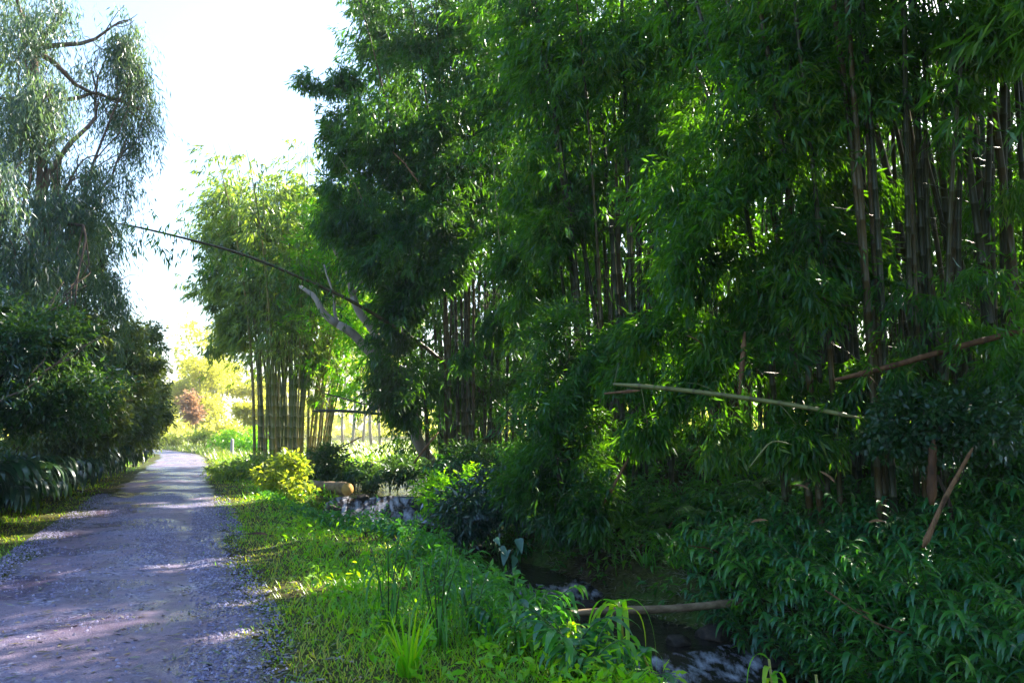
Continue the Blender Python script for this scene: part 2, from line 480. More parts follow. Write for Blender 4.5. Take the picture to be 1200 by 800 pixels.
def road_mat():
    m, nt, out = new_mat('gravel_track')
    L = nt.links.new
    tc = nt.nodes.new('ShaderNodeTexCoord'); O = tc.outputs['Object']
    edge = nt.nodes.new('ShaderNodeAttribute'); edge.attribute_name = 'across'      # 0 centre .. 1 edge
    vor = nt.nodes.new('ShaderNodeTexVoronoi'); vor.inputs['Scale'].default_value = 30; L(O, vor.inputs['Vector'])
    vor2 = nt.nodes.new('ShaderNodeTexVoronoi'); vor2.inputs['Scale'].default_value = 75; L(O, vor2.inputs['Vector'])
    nb = nt.nodes.new('ShaderNodeTexNoise'); nb.inputs['Scale'].default_value = .55; nb.inputs['Detail'].default_value = 5; L(O, nb.inputs['Vector'])
    nm = nt.nodes.new('ShaderNodeTexNoise'); nm.inputs['Scale'].default_value = 3.2; nm.inputs['Detail'].default_value = 8; nm.inputs['Roughness'].default_value = .7; L(O, nm.inputs['Vector'])
    stone = ramp(nt, [(0, (.06, .055, .10)), (.45, (.14, .13, .25)), (.8, (.25, .235, .39)), (1, (.46, .44, .54))], None)  # grey gravel with the blue of shaded skylight put into its colour
    sep = nt.nodes.new('ShaderNodeSeparateColor'); L(vor.outputs['Color'], sep.inputs[0]); L(sep.outputs[0], stone.inputs['Fac'])
    dirt = ramp(nt, [(.3, (.085, .06, .10)), (.5, (.15, .11, .17)), (.75, (.25, .19, .26))], nm.outputs['Fac'])  # packed dirt, purpled by skylight mixed into the colour
    # where the packed dirt shows through the gravel
    add = nt.nodes.new('ShaderNodeMath'); add.operation = 'MULTIPLY_ADD'; add.inputs[1].default_value = .55
    L(nm.outputs['Fac'], add.inputs[0]); L(nb.outputs['Fac'], add.inputs[2])
    trk = ramp(nt, [(.30, (0, 0, 0)), (.48, (1, 1, 1)), (.54, (1, 1, 1)), (.70, (0, 0, 0))], edge.outputs['Fac'])
    add2 = nt.nodes.new('ShaderNodeMath'); add2.operation = 'MULTIPLY_ADD'; add2.inputs[1].default_value = .09
    L(trk.outputs[0], add2.inputs[0]); L(add.outputs[0], add2.inputs[2]); add = add2
    mask = ramp(nt, [(.68, (1, 1, 1)), (.84, (0, 0, 0))], add.outputs[0])
    mixc = nt.nodes.new('ShaderNodeMixRGB'); L(mask.outputs[0], mixc.inputs[0]); L(dirt.outputs[0], mixc.inputs[1]); L(stone.outputs[0], mixc.inputs[2])
    # verge: litter and soil at the edges
    em = nt.nodes.new('ShaderNodeMath'); em.operation = 'MULTIPLY_ADD'; em.inputs[1].default_value = .35; L(nm.outputs['Fac'], em.inputs[0]); L(edge.outputs['Fac'], em.inputs[2])
    er = ramp(nt, [(.98, (0, 0, 0)), (1.12, (1, 1, 1))], em.outputs[0])
    er.color_ramp.elements[0].position = .88; er.color_ramp.elements[1].position = 1.0
    mix2 = nt.nodes.new('ShaderNodeMixRGB'); L(er.outputs[0], mix2.inputs[0]); L(mixc.outputs[0], mix2.inputs[1]); mix2.inputs[2].default_value = (.10, .085, .05, 1)
    # damp
    nw = nt.nodes.new('ShaderNodeTexNoise'); nw.inputs['Scale'].default_value = .8; nw.inputs['Detail'].default_value = 6
    mpw = nt.nodes.new('ShaderNodeMapping'); mpw.inputs['Location'].default_value = (3.1, 8.7, 0); L(O, mpw.inputs[0]); L(mpw.outputs[0], nw.inputs['Vector'])
    wet = ramp(nt, [(.46, (0, 0, 0)), (.56, (1, 1, 1))], nw.outputs['Fac'])
    b = nt.nodes.new('ShaderNodeBsdfPrincipled')
    dk = nt.nodes.new('ShaderNodeMixRGB'); dk.blend_type = 'MULTIPLY'; L(wet.outputs[0], dk.inputs[0]); L(mix2.outputs[0], dk.inputs[1]); dk.inputs[2].default_value = (.78, .76, .82, 1)
    L(dk.outputs[0], b.inputs['Base Color'])
    rr = nt.nodes.new('ShaderNodeMapRange'); L(wet.outputs[0], rr.inputs['Value']); rr.inputs['To Min'].default_value = .62; rr.inputs['To Max'].default_value = .17
    L(rr.outputs[0], b.inputs['Roughness']); b.inputs['Specular IOR Level'].default_value = .5
    # relief
    h1 = nt.nodes.new('ShaderNodeMath'); h1.operation = 'MULTIPLY'; L(vor.outputs['Distance'], h1.inputs[0]); L(mask.outputs[0], h1.inputs[1])
    h2 = nt.nodes.new('ShaderNodeMath'); h2.operation = 'MULTIPLY_ADD'; L(vor2.outputs['Distance'], h2.inputs[0]); h2.inputs[1].default_value = .35; L(h1.outputs[0], h2.inputs[2])
    h3 = nt.nodes.new('ShaderNodeMath'); h3.operation = 'MULTIPLY_ADD'; L(nm.outputs['Fac'], h3.inputs[0]); h3.inputs[1].default_value = .8; L(h2.outputs[0], h3.inputs[2])
    bp = nt.nodes.new('ShaderNodeBump'); bp.inputs['Strength'].default_value = .9; bp.inputs['Distance'].default_value = .022
    bp.invert = True
    ws = nt.nodes.new('ShaderNodeMapRange'); L(wet.outputs[0], ws.inputs['Value']); ws.inputs['To Min'].default_value = .95; ws.inputs['To Max'].default_value = .5; L(ws.outputs[0], bp.inputs['Strength'])
    L(h3.outputs[0], bp.inputs['Height']); L(bp.outputs[0], b.inputs['Normal'])
    L(b.outputs[0], out.inputs['Surface'])
    return m


def water_mat():
    m, nt, out = new_mat('stream_water')
    L = nt.links.new
    tc = nt.nodes.new('ShaderNodeTexCoord'); O = tc.outputs['Object']
    foam = nt.nodes.new('ShaderNodeAttribute'); foam.attribute_name = 'foam'
    nz = nt.nodes.new('ShaderNodeTexNoise'); nz.inputs['Scale'].default_value = 9; nz.inputs['Detail'].default_value = 5; L(O, nz.inputs['Vector'])
    ns = nt.nodes.new('ShaderNodeTexNoise'); ns.inputs['Scale'].default_value = 9; ns.inputs['Detail'].default_value = 4; ns.inputs['Roughness'].default_value = .7
    mp = nt.nodes.new('ShaderNodeMapping'); mp.inputs['Scale'].default_value = (1, .4, .22); L(O, mp.inputs[0]); L(mp.outputs[0], ns.inputs['Vector'])
    ad = nt.nodes.new('ShaderNodeMath'); ad.operation = 'ADD'; L(foam.outputs['Fac'], ad.inputs[0]); L(ns.outputs['Fac'], ad.inputs[1])
    fr = ramp(nt, [(.0, (0, 0, 0)), (1, (1, 1, 1))], None)
    mr = nt.nodes.new('ShaderNodeMapRange'); mr.inputs['From Min'].default_value = .95; mr.inputs['From Max'].default_value = 1.6; L(ad.outputs[0], mr.inputs['Value'])
    b = nt.nodes.new('ShaderNodeBsdfPrincipled'); b.inputs['Base Color'].default_value = (.018, .014, .012, 1); b.inputs['Roughness'].default_value = .07; b.inputs['IOR'].default_value = 1.33
    f = nt.nodes.new('ShaderNodeBsdfPrincipled'); f.inputs['Base Color'].default_value = (.70, .72, .85, 1); f.inputs['Roughness'].default_value = .35
    bp = nt.nodes.new('ShaderNodeBump'); bp.inputs['Strength'].default_value = .5; bp.inputs['Distance'].default_value = .04
    hs = nt.nodes.new('ShaderNodeMath'); hs.operation = 'ADD'; L(nz.outputs['Fac'], hs.inputs[0]); L(ns.outputs['Fac'], hs.inputs[1])
    L(hs.outputs[0], bp.inputs['Height']); L(bp.outputs[0], b.inputs['Normal']); L(bp.outputs[0], f.inputs['Normal'])
    mx = nt.nodes.new('ShaderNodeMixShader'); L(mr.outputs[0], mx.inputs[0]); L(b.outputs[0], mx.inputs[1]); L(f.outputs[0], mx.inputs[2])
    L(mx.outputs[0], out.inputs['Surface'])
    return m


# ------------------------------------------------------------------ sun lanes (photo pixel, distance, radius)
for px, py, D, r in [(190, 594, 16.4, .3), (215, 592, 16.6, .45), (240, 590, 16.9, .5), (265, 588, 17.2, .6), (292, 583, 18.2, .7), (318, 578, 19.4, .7),
                     (322, 548, 19.6, .75), (345, 552, 19.6, .8), (335, 530, 19.8, .7),
                     (60, 440, 12.0, .4), (110, 415, 16, .4), (150, 440, 21, .5), (172, 470, 25, .5), (30, 490, 11.9, .3), (95, 480, 15.8, .35), (20, 628, 11.9, .5), (100, 590, 15.4, .45), (178, 585, 17.0, .25), (215, 562, 24, .35), (240, 548, 31, .5), (190, 563, 24, .3),
                     (530, 570, 17.5, .75), (575, 560, 17.5, .7), (600, 552, 17.5, .6), (555, 585, 17, .5),
                     (395, 572, 21, .5), (430, 600, 19.4, .5), (720, 480, 15, .6), (620, 390, 14.5, .7), (650, 300, 18, .6), (840, 90, 15, .8),
                     (800, 60, 17, .9), (430, 655, 10.5, .3), (724, 712, 6.1, .55), (500, 745, 7.0, .45), (645, 775, 6.0, .45), (960, 785, 5.4, .35), (395, 640, 11.5, .4), (470, 650, 12.5, .35),
                     (680, 575, 13, .3), (870, 600, 9.5, .3), (320, 690, 8.2, .3), (1000, 640, 8.2, .25), (560, 230, 23, .8), (450, 120, 23.5, .9), (600, 60, 22.5, .9), (920, 240, 11, .3), (830, 300, 11.5, .35), (700, 250, 15.5, .5)]:
    lane(px, py, D, r)

_r = np.random.default_rng(77)
for _ in range(125):                                       # small sun flecks over the face of the grove
    px, py = _r.uniform(410, 1180), _r.uniform(5, 500)
    lane(px, py, 23.5 if px < 590 else (16 if px < 720 else 12.2), _r.uniform(.16, .42))
for px, py, D, r in [(800, 565, 10.6, .3), (860, 548, 10.2, .35), (745, 605, 11, .28), (930, 600, 9, .3), (900, 575, 9.6, .25), (780, 620, 10.2, .3), (700, 560, 13, .4), (830, 600, 9.8, .22), (960, 555, 9.6, .22),
                     (450, 560, 21, .6), (520, 545, 20.5, .6), (570, 530, 21, .5), (480, 590, 18.6, .4), (870, 650, 8.8, .2), (1060, 700, 7.4, .18), (940, 680, 7.8, .2)]:
    lane(px, py, D, r * 1.25)
for _ in range(34):                                       # and over the grass, the bank and the track
    yy = _r.uniform(5, 26); xx = _r.uniform(-.45, .45) * yy
    LANES.append((np.array([xx, yy, 0.0]), _r.uniform(.10, .28)))

# ------------------------------------------------------------------ setting
def grid_mesh(name, xs, ys, zf, mat, attrs=None):
    X, Y = np.meshgrid(xs, ys)
    Z = zf(X, Y)
    V = np.stack([X, Y, Z], -1).reshape(-1, 3)
    nx, ny = len(xs), len(ys)
    i = np.arange(ny - 1)[:, None] * nx + np.arange(nx - 1)[None]
    Fq = np.stack([i, i + 1, i + nx + 1, i + nx], -1).reshape(-1, 4)
    me = make_mesh(name, V, Fq, np.full(len(Fq), 4), True)
    me.materials.append(mat)
    o = bpy.data.objects.new(name, me); COL.objects.link(o)
    return o


def spaced(lo, hi, c0, c1, fine, grow):
    mid = list(np.arange(c0, c1 + 1e-6, fine))
    a, s = c0, fine
    left = []
    while a > lo:
        s *= grow; a -= s; left.append(a)
    b, s = c1, fine; right = []
    while b < hi:
        s *= grow; b += s; right.append(b)
    return np.array(left[::-1] + mid + right)


gx = spaced(-700, 700, -16, 12, .16, 1.13)
gy = spaced(-60, 900, 2, 34, .16, 1.13)
ground = grid_mesh('ground', gx, gy, height, ground_mat()); ground['kind'] = 'structure'

# dirt road: ribbon with uneven edges
ry = np.concatenate([np.arange(-8, 40, .15), np.arange(40, 92, .5)])
nc = 15
V, A = [], []
for y in ry:
    c = float(road_c(y)); cx = np.linspace(-1, 1, nc)
    wv = ROAD_HW / .93 * (1.0 - .06 * float(sm((y - 7) / 8)) + (0 if y < 32 else -.004 * (y - 32)))
    el = 1.0 - .15 * float(sm((y - 6) / 5)) + .05 * math.sin(y * 1.17) + .035 * math.sin(y * 4.1 + 1) + .04 * math.sin(y * 7.3 + 2 * math.sin(y)) + .03 * R.normal()
    er = 1.09 + .04 * math.sin(y * .9 + 2) + .03 * math.sin(y * 3.7) + .04 * math.sin(y * 8.3 + 2 * math.sin(y * 1.3)) + .03 * R.normal()
    xx = c + np.where(cx < 0, cx * el, cx * er) * wv
    zz = height(xx, np.full(nc, y)) + .03 * (1 - np.abs(cx) ** 2.5) + .006 - .022 * np.exp(-((np.abs(cx) - .52) / .17) ** 2)
    zz[0] -= .07; zz[-1] -= .07; zz[1] -= .012; zz[-2] -= .012
    V.append(np.stack([xx, np.full(nc, y), zz], 1)); A.append(np.abs(cx))
V = np.concatenate(V); A = np.concatenate(A)
i = np.arange(len(ry) - 1)[:, None] * nc + np.arange(nc - 1)[None]
Fq = np.stack([i, i + 1, i + nc + 1, i + nc], -1).reshape(-1, 4)
me = make_mesh('dirt_road', V, Fq, np.full(len(Fq), 4), True, {'across': A}); me.materials.append(road_mat())
road = bpy.data.objects.new('dirt_road', me); COL.objects.link(road); road['kind'] = 'structure'

# stream
seg = []
for a, b in zip(ST[:-1], ST[1:]):
    n = max(2, int(np.hypot(*(b - a)[:2]) / .12))
    if abs(b[2] - a[2]) > .25: n = 14
    for k in range(n): seg.append(a + (b - a) * k / n)
seg.append(ST[-1]); seg = np.array(seg)
seg = seg[seg[:, 1] < 50]
for _ in range(3):
    seg[1:-1, :2] = .25 * seg[:-2, :2] + .5 * seg[1:-1, :2] + .25 * seg[2:, :2]
tan = unit(np.gradient(seg[:, :2], axis=0)); nor = np.stack([-tan[:, 1], tan[:, 0]], 1)
nw = 41
u = np.linspace(-1, 1, nw)
hwv = seg[:, 3] + .35
X = seg[:, 0, None] + nor[:, 0, None] * hwv[:, None] * u; Y = seg[:, 1, None] + nor[:, 1, None] * hwv[:, None] * u
slope = np.abs(np.gradient(seg[:, 2])) / np.maximum(np.hypot(*np.gradient(seg[:, :2], axis=0).T), 1e-3)
fo = np.clip(slope / .13, 0, 1)
fs = fo.copy()
for k in range(1, 8):                                    # foam drifts on downstream of each step
    fs[k:] = np.maximum(fs[k:], fo[:-k] * (1 - k / 8) ** 1.5 * .8)
big = np.clip((slope - .35) / .5, 0, 1)
turb = .04 + .10 * fs
rag = np.sin(u[None] * 9 + 2 * np.sin(seg[:, 1, None] * 2)) * .5 + R.normal(size=(len(seg), nw)) * .10
Z = seg[:, 2, None] + turb[:, None] * .35 * rag
foam = fs[:, None] * (.54 + .09 * np.sin(u[None] * 11 + 3 * np.sin(seg[:, 1, None] * 6.1)) + .07 * np.sin(u[None] * 23 + 4 * np.sin(seg[:, 1, None] * 4.3 + u[None] * 5))) + big[:, None] * (-.02 + .16 * np.sin(u[None] * 67 + seg[:, 1, None]) + .10 * np.sin(u[None] * 31)) + .03 * R.normal(size=Z.shape)
V = np.stack([X, Y, Z], -1).reshape(-1, 3)
i = np.arange(len(seg) - 1)[:, None] * nw + np.arange(nw - 1)[None]
Fq = np.stack([i, i + 1, i + nw + 1, i + nw], -1).reshape(-1, 4)
me = make_mesh('stream_water', V, Fq, np.full(len(Fq), 4), True, {'foam': foam.ravel()}); me.materials.append(water_mat())
stream = bpy.data.objects.new('stream_water', me); COL.objects.link(stream); stream['kind'] = 'structure'

# ------------------------------------------------------------------ bamboo
def bamboo_clump(base, label, n, rad, hrange, reach, culm_mat, leaf_mat_, r0=.045, group=None, leaf_from=.42, sprays_per=45, k=8, L=.2, W=.03,
                 bias=(0, 0), blobs=(), seed=1, dens=1.0, lean0=0.0, wire=True):
    global R
    R = np.random.default_rng(seed)
    bz = H1(base[0], base[1])
    b = np.array([base[0], base[1], bz])
    t = thing('bamboo_clump', label, 'bamboo', b, group)
    fol = Geo()
    SC, SD, ST_ = [], [], []
    for i in range(n):
        a = R.random() * 2 * math.pi; rr = rad * math.sqrt(R.random())
        off = np.array([math.cos(a) * rr, math.sin(a) * rr])
        p = np.array([b[0] + off[0], b[1] + off[1], 0]); p[2] = H1(p[0], p[1]) - .08
        out = off / max(rad, .01) * (.5 + .5 * rr / rad) + R.normal(size=2) * .35 + np.array(bias)
        d = out / max(np.linalg.norm(out), .01)
        Hh = hrange[0] + (hrange[1] - hrange[0]) * R.random()
        rc = reach * (.35 + .8 * R.random()) * min(1.3, np.linalg.norm(out) + .3)
        P, rs, tt = culm_pts(p, d, Hh, rc, r0=r0 * (.7 + .5 * R.random()), node=.42)
        g = Geo(); tube(g, P, rs, 6, np.r_[np.repeat(ringmask(len(P)), 6), 0, 0])
        if any(core_gap(P)): continue
        # a few bare side branches on the culm
        m = R.integers(2, 6)
        for q in range(m):
            j = int(len(P) * (.15 + .5 * R.random()))
            bd = unit(np.array([R.normal(), R.normal(), .5])); ln = .5 + R.random() * .9
            s_ = np.linspace(0, 1, 4)[:, None]
            tube(g, P[j] + bd * ln * s_ + np.array([0, 0, -.25]) * ln * s_ ** 2, np.linspace(.008, .003, 4), 4, R.random())
        g.build('culm', culm_mat, t, smooth=True)
        ns = int(sprays_per * dens * 1.7)
        tl = leaf_from + (1 - leaf_from) * R.random(ns) ** .8
        ci = np.stack([np.interp(tl, tt, P[:, q]) for q in range(3)], 1)
        hd = R.normal(size=(ns, 3)); hd[:, 2] = .1 * hd[:, 2]; hd = unit(hd)
        hd[:, :2] += d * .5
        ln = (1.5 * (1.15 - tl) + .25) * (R.random(ns) ** .7)
        C = ci + hd * ln[:, None]; C[:, 2] -= .3 * ln ** 2
        SC.append(C); SD.append(hd + np.array([0, 0, -.5])); ST_.append(np.clip(R.random() * .6 + .4 * R.random(ns), 0, 1))
    for (px, py, D, rx, ry_, rd, nn) in blobs:
        c = at(px, py, D)
        C, p = clump_pts(c, (rx / F * D, rd, ry_ / F * D), int(nn * dens * 2.3), tight=.2)
        ST_.append(clump_pts.tint); SC.append(C); SD.append(p * .7 + R.normal(size=p.shape) * .5 + np.array([0, -.25, -.55]))
    C = np.concatenate(SC); Dd = np.concatenate(SD)
    keep = C[:, 2] > height(C[:, 0], C[:, 1]) + .15
    sprays(fol, C[keep], Dd[keep], k, L, W, tint_base=np.concatenate(ST_)[keep][:, None])
    fol.build('foliage', leaf_mat_, t)
    return t


bamboo_clump((-9.15, 34), 'freestanding bamboo clump beside the track with pale green leaves and bare lower culms', 66, 1.55, (10, 13.5), 3.4, M['culm'], M['bamboo_leaf_far'],
             r0=.06, leaf_from=.38, sprays_per=40, k=7, L=.30, W=.055, seed=11,
             blobs=[(300, 255, 34, 60, 45, 2, 500), (265, 330, 33.5, 40, 45, 1.5, 320), (350, 330, 34, 55, 60, 2, 500), (335, 260, 34, 55, 60, 2, 420), (385, 300, 33, 30, 40, 1.5, 200),
                    (290, 390, 33, 28, 35, 1.2, 130), (262, 380, 33, 22, 40, 1, 90), (378, 400, 34, 25, 50, 1.2, 160), (360, 450, 33, 18, 35, .8, 60)])
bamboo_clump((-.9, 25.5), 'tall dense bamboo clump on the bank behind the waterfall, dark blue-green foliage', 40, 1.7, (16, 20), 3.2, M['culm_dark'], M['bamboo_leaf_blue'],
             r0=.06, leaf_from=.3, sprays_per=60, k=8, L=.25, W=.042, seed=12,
             blobs=[(520, 60, 25, 90, 90, 2, 1300), (470, 160, 25, 70, 80, 2, 900), (430, 240, 24.5, 55, 55, 1.5, 500), (500, 290, 24, 75, 70, 1.6, 900), (476, 385, 23.5, 38, 72, 1.0, 560),
                    (490, 455, 23.3, 42, 45, 1, 380), (560, 190, 25, 75, 110, 2, 1000), (375, 92, 24.5, 36, 20, .8, 130), (400, 165, 25, 24, 36, 1, 130), (402, 232, 24.5, 24, 40, 1, 150), (600, 90, 24, 80, 100, 2, 900),
                    (545, 380, 23.5, 35, 60, 1, 300), (450, 20, 25, 35, 50, 1.5, 300), (545, 440, 27, 50, 60, .8, 240), (610, 400, 26.5, 40, 70, .8, 220), (545, 320, 23.4, 42, 60, .8, 330), (595, 340, 23.3, 32, 80, .7, 300), (520, 395, 23.2, 25, 30, .6, 110)])
bamboo_clump((2.5, 17.3), 'bamboo clump with culms fanning out above the leafy shrub by the stream', 34, 1.1, (14, 18), 4.2, M['culm_dark'], M['bamboo_leaf'],
             r0=.055, leaf_from=.34, sprays_per=55, k=8, L=.21, W=.038, seed=13,
             blobs=[(720, 90, 17, 110, 90, 2, 1100), (650, 200, 17.5, 65, 80, 1.6, 600), (800, 40, 16, 110, 70, 2, 700), (640, 60, 18, 70, 80, 2, 600), (690, 320, 18.5, 60, 50, 1, 120),
                    (790, 170, 15.5, 50, 70, 1.2, 280), (615, 300, 18, 35, 60, 1, 260), (655, 290, 16.8, 30, 60, .8, 200), (770, 330, 16, 30, 60, .8, 160)])
bamboo_clump((5.6, 12.6), 'bamboo clump on the near bank whose leafy sprays hang like a curtain over the ferns', 40, 1.5, (13, 17), 3.2, M['culm_dark'], M['bamboo_leaf'],
             r0=.052, leaf_from=.4, sprays_per=50, k=8, L=.20, W=.034, seed=14, bias=(-.2, 0),
             blobs=[(825, 240, 12.8, 60, 90, 1, 460), (860, 320, 12.3, 85, 110, 1, 800), (900, 180, 12, 90, 130, 1.1, 800), (800, 420, 12.6, 65, 50, .9, 380), (960, 330, 11.6, 70, 100, 1, 520),
                    (1000, 120, 11.8, 80, 130, 1.1, 480), (880, 440, 12, 70, 50, .8, 340), (765, 405, 13.5, 30, 30, .7, 80), (960, 20, 11.8, 100, 60, 1, 380), (930, 500, 11.2, 70, 35, .7, 190), (840, 492, 12, 55, 30, .7, 150), (765, 490, 13, 40, 35, .7, 110), (1000, 430, 11.2, 50, 40, .7, 150)])
bamboo_clump((8.2, 12.3), 'bamboo clump of close dark upright culms at the shaded edge of the grove', 46, 1.9, (13, 17), 3.6, M['culm_dark'], M['bamboo_leaf'],
             r0=.06, leaf_from=.5, sprays_per=40, k=8, L=.19, W=.028, seed=15,
             blobs=[(1080, 350, 10.6, 50, 50, .9, 90), (1150, 350, 10.5, 60, 40, .9, 90), (1130, 30, 11, 80, 50, 1, 380), (1090, 150, 11.3, 60, 60, .9, 130), (1170, 200, 11.2, 30, 60, .8, 90), (1060, 430, 10.4, 50, 30, .7, 130), (1180, 420, 10, 40, 50, .8, 190)])
bamboo_clump((6.4, 21.5), 'bamboo clump in the sunlit depth of the grove behind the curtain of leaves', 30, 1.7, (13, 17), 3.5, M['culm_dark'], M['bamboo_leaf'],
             r0=.055, leaf_from=.3, sprays_per=48, k=7, L=.24, W=.042, seed=16,
             blobs=[(860, 420, 20, 80, 60, 1.5, 260), (800, 130, 21, 80, 110, 2, 350), (960, 400, 19, 60, 60, 1.5, 200)])

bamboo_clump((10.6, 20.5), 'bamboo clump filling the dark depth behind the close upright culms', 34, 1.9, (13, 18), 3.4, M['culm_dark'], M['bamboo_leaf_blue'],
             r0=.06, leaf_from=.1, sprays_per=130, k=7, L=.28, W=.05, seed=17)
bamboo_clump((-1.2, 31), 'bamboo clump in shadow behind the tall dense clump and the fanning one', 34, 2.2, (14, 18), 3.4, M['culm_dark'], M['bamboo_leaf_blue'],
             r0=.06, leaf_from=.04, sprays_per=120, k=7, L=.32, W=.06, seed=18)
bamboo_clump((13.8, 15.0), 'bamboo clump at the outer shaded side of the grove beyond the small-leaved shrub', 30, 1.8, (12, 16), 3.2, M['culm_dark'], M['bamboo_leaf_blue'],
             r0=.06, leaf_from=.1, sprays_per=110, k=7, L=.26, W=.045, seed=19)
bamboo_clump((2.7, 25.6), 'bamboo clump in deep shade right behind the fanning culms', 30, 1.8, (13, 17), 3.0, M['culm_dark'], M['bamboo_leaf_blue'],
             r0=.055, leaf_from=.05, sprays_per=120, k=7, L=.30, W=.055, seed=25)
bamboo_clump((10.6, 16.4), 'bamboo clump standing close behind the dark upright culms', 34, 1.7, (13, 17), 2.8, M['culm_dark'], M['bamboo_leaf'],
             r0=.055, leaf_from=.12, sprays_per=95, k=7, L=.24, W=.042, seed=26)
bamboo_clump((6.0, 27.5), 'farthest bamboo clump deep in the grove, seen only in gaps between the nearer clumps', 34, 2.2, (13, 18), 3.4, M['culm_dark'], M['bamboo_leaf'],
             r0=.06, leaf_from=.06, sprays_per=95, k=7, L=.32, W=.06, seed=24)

bamboo_clump((8.6, 6.2), 'unseen bamboo clump added on the bank beside the viewer, its arching tops shading the ginger', 34, 1.6, (12, 16), 4.5, M['culm_dark'], M['bamboo_leaf'],
             r0=.055, leaf_from=.4, sprays_per=95, k=7, L=.26, W=.046, seed=20, bias=(-.5, 0))  # out of view, added to cut the sky light on the right bank
bamboo_clump((8.0, .5), 'unseen bamboo clump added behind the viewer on the stream side to block sky light', 30, 1.6, (12, 15), 4.5, M['culm_dark'], M['bamboo_leaf'],
             r0=.055, leaf_from=.4, sprays_per=95, k=7, L=.28, W=.05, seed=23, bias=(-.5, 0))  # also unseen, added as more overhead shade for the right side

# ------------------------------------------------------------------ trees and shrubs
def limb(g, a, b, ra, rb, sides=7, wob=.06, n=8, tint=.5, sag=0.0):
    a = np.asarray(a, float); b = np.asarray(b, float)
    t = np.linspace(0, 1, n)[:, None]
    ln = np.linalg.norm(b - a)
    P = a + (b - a) * t
    ph = R.random(3) * 6
    P += wob * ln * np.sin(t * math.pi) * np.sin(t * 5 + ph) + np.array([0, 0, -1]) * sag * ln * np.sin(t * math.pi)
    tube(g, P, np.linspace(ra, rb, n), sides, tint)
    return P


DENS = {'gum_tree': 1.4, 'verge_shrub': 2.2, 'bamboo_shrub': 1.5, 'hazy_tree': 1.0}


def tree(name, label, cat, base, top, tr, blobs, leafm, barkm, mode='leaf', k=8, L=.12, W=.03, group=None, seed=3, gap=True, limbs=True, sl=.3, down=.3, jit=.9, tint_hi=1):
    """base (x, y); top = world point where the trunk ends; blobs = (world centre, radii, n)"""
    global R
    R = np.random.default_rng(seed)
    b = np.array([base[0], base[1], H1(*base)])
    t = thing(name, label, cat, b, group)
    g = Geo()
    P = limb(g, b - np.array([0, 0, .15]), top, tr, tr * .45, 9, .04, 12, .5)
    f = Geo()
    for c, rad, n in blobs:
        c = np.asarray(c, float)
        if limbs:
            j = int(np.clip(len(P) * (.35 + .6 * R.random()), 1, len(P) - 1))
            Q = limb(g, P[j], c, tr * .38, tr * .08, 6, .08, 8, .5)
            for q in range(4):
                e = c + unit(R.normal(size=3)) * np.asarray(rad) * .8
                limb(g, Q[-1 - q], e, tr * .1, .006, 5, .1, 6, .5)
        C, p = clump_pts(c, rad, int(n * DENS.get(name, 1.0)), tight=.2 if name in ('gum_tree', 'verge_shrub') else .28); tb_ = clump_pts.tint
        kk = C[:, 2] > height(C[:, 0], C[:, 1]) + .05
        C, p, tb_ = C[kk], p[kk], tb_[kk]
        if mode == 'leaf':
            sprays(f, C, p + R.normal(size=p.shape) * .6, k, L, W, sl, down, jit, tint_base=tb_[:, None], gap=gap)
        else:                                          # hanging strands
            n_ = len(C)
            ln = .4 + .8 * R.random((n_, 1))
            u_ = np.linspace(0, 1, k)[None] + R.normal(size=(n_, k)) * .05
            sway = R.normal(size=(n_, 1, 3)) * np.array([.25, .25, 0])
            PP = C[:, None] + np.array([0, 0, -1.0]) * (ln * u_)[..., None] + sway * u_[..., None] ** .7
            Dd = np.array([0, 0, -1.0]) + sway * .5 + R.normal(size=(n_, k, 3)) * np.array([.45, .45, .25])
            Nn = R.normal(size=(n_, k, 3)); Nn[..., 2] = .1
            LL = L * (.7 + .6 * R.random(n_ * k))
            T = np.clip(tb_[:, None] * .7 + R.random((n_, k)) * .3, 0, 1).ravel()
            leaves(f, PP.reshape(-1, 3), Dd.reshape(-1, 3), Nn.reshape(-1, 3), LL, W, .1, T, gap=gap)
    g.build('trunk', barkm, t, smooth=True)
    f.build('crown', leafm, t)
    return t


def B(px, py, D, rx, ry, rd, n):
    return (at(px, py, D), (rx / F * D, rd, ry / F * D), n)


# left side: drooping gum trees
tree('gum_tree', 'tall gum tree with hanging grey-blue leaves and a bare slanting limb against the sky', 'tree', (-9.9, 15.6), at(40, 60, 15.6), .16,
     [B(25, 30, 15.5, 55, 35, 1, 330), B(80, 10, 15.5, 35, 22, .8, 110), B(128, 60, 16.5, 34, 34, .8, 250), B(140, 120, 17, 28, 50, .9, 270), B(30, 150, 15, 60, 60, 1.2, 480),
      B(95, 190, 16, 50, 45, 1, 330), B(150, 160, 17, 18, 26, .5, 80), B(70, 235, 15.5, 55, 35, 1, 330), B(20, 270, 14.5, 45, 50, 1, 350), B(-30, 120, 15, 60, 120, 1.5, 500), B(20, -60, 15.5, 80, 60, 1.5, 300), B(165, 75, 16.5, 14, 30, .5, 60), B(172, 135, 17, 9, 30, .4, 45), B(150, 25, 16, 18, 22, .5, 70), B(60, 110, 14.5, 25, 30, .6, 130), B(0, 210, 13.8, 40, 40, .8, 200)],
     M['euc_leaf'], M['bark_gum'], 'hang', 9, .15, .022, seed=21)
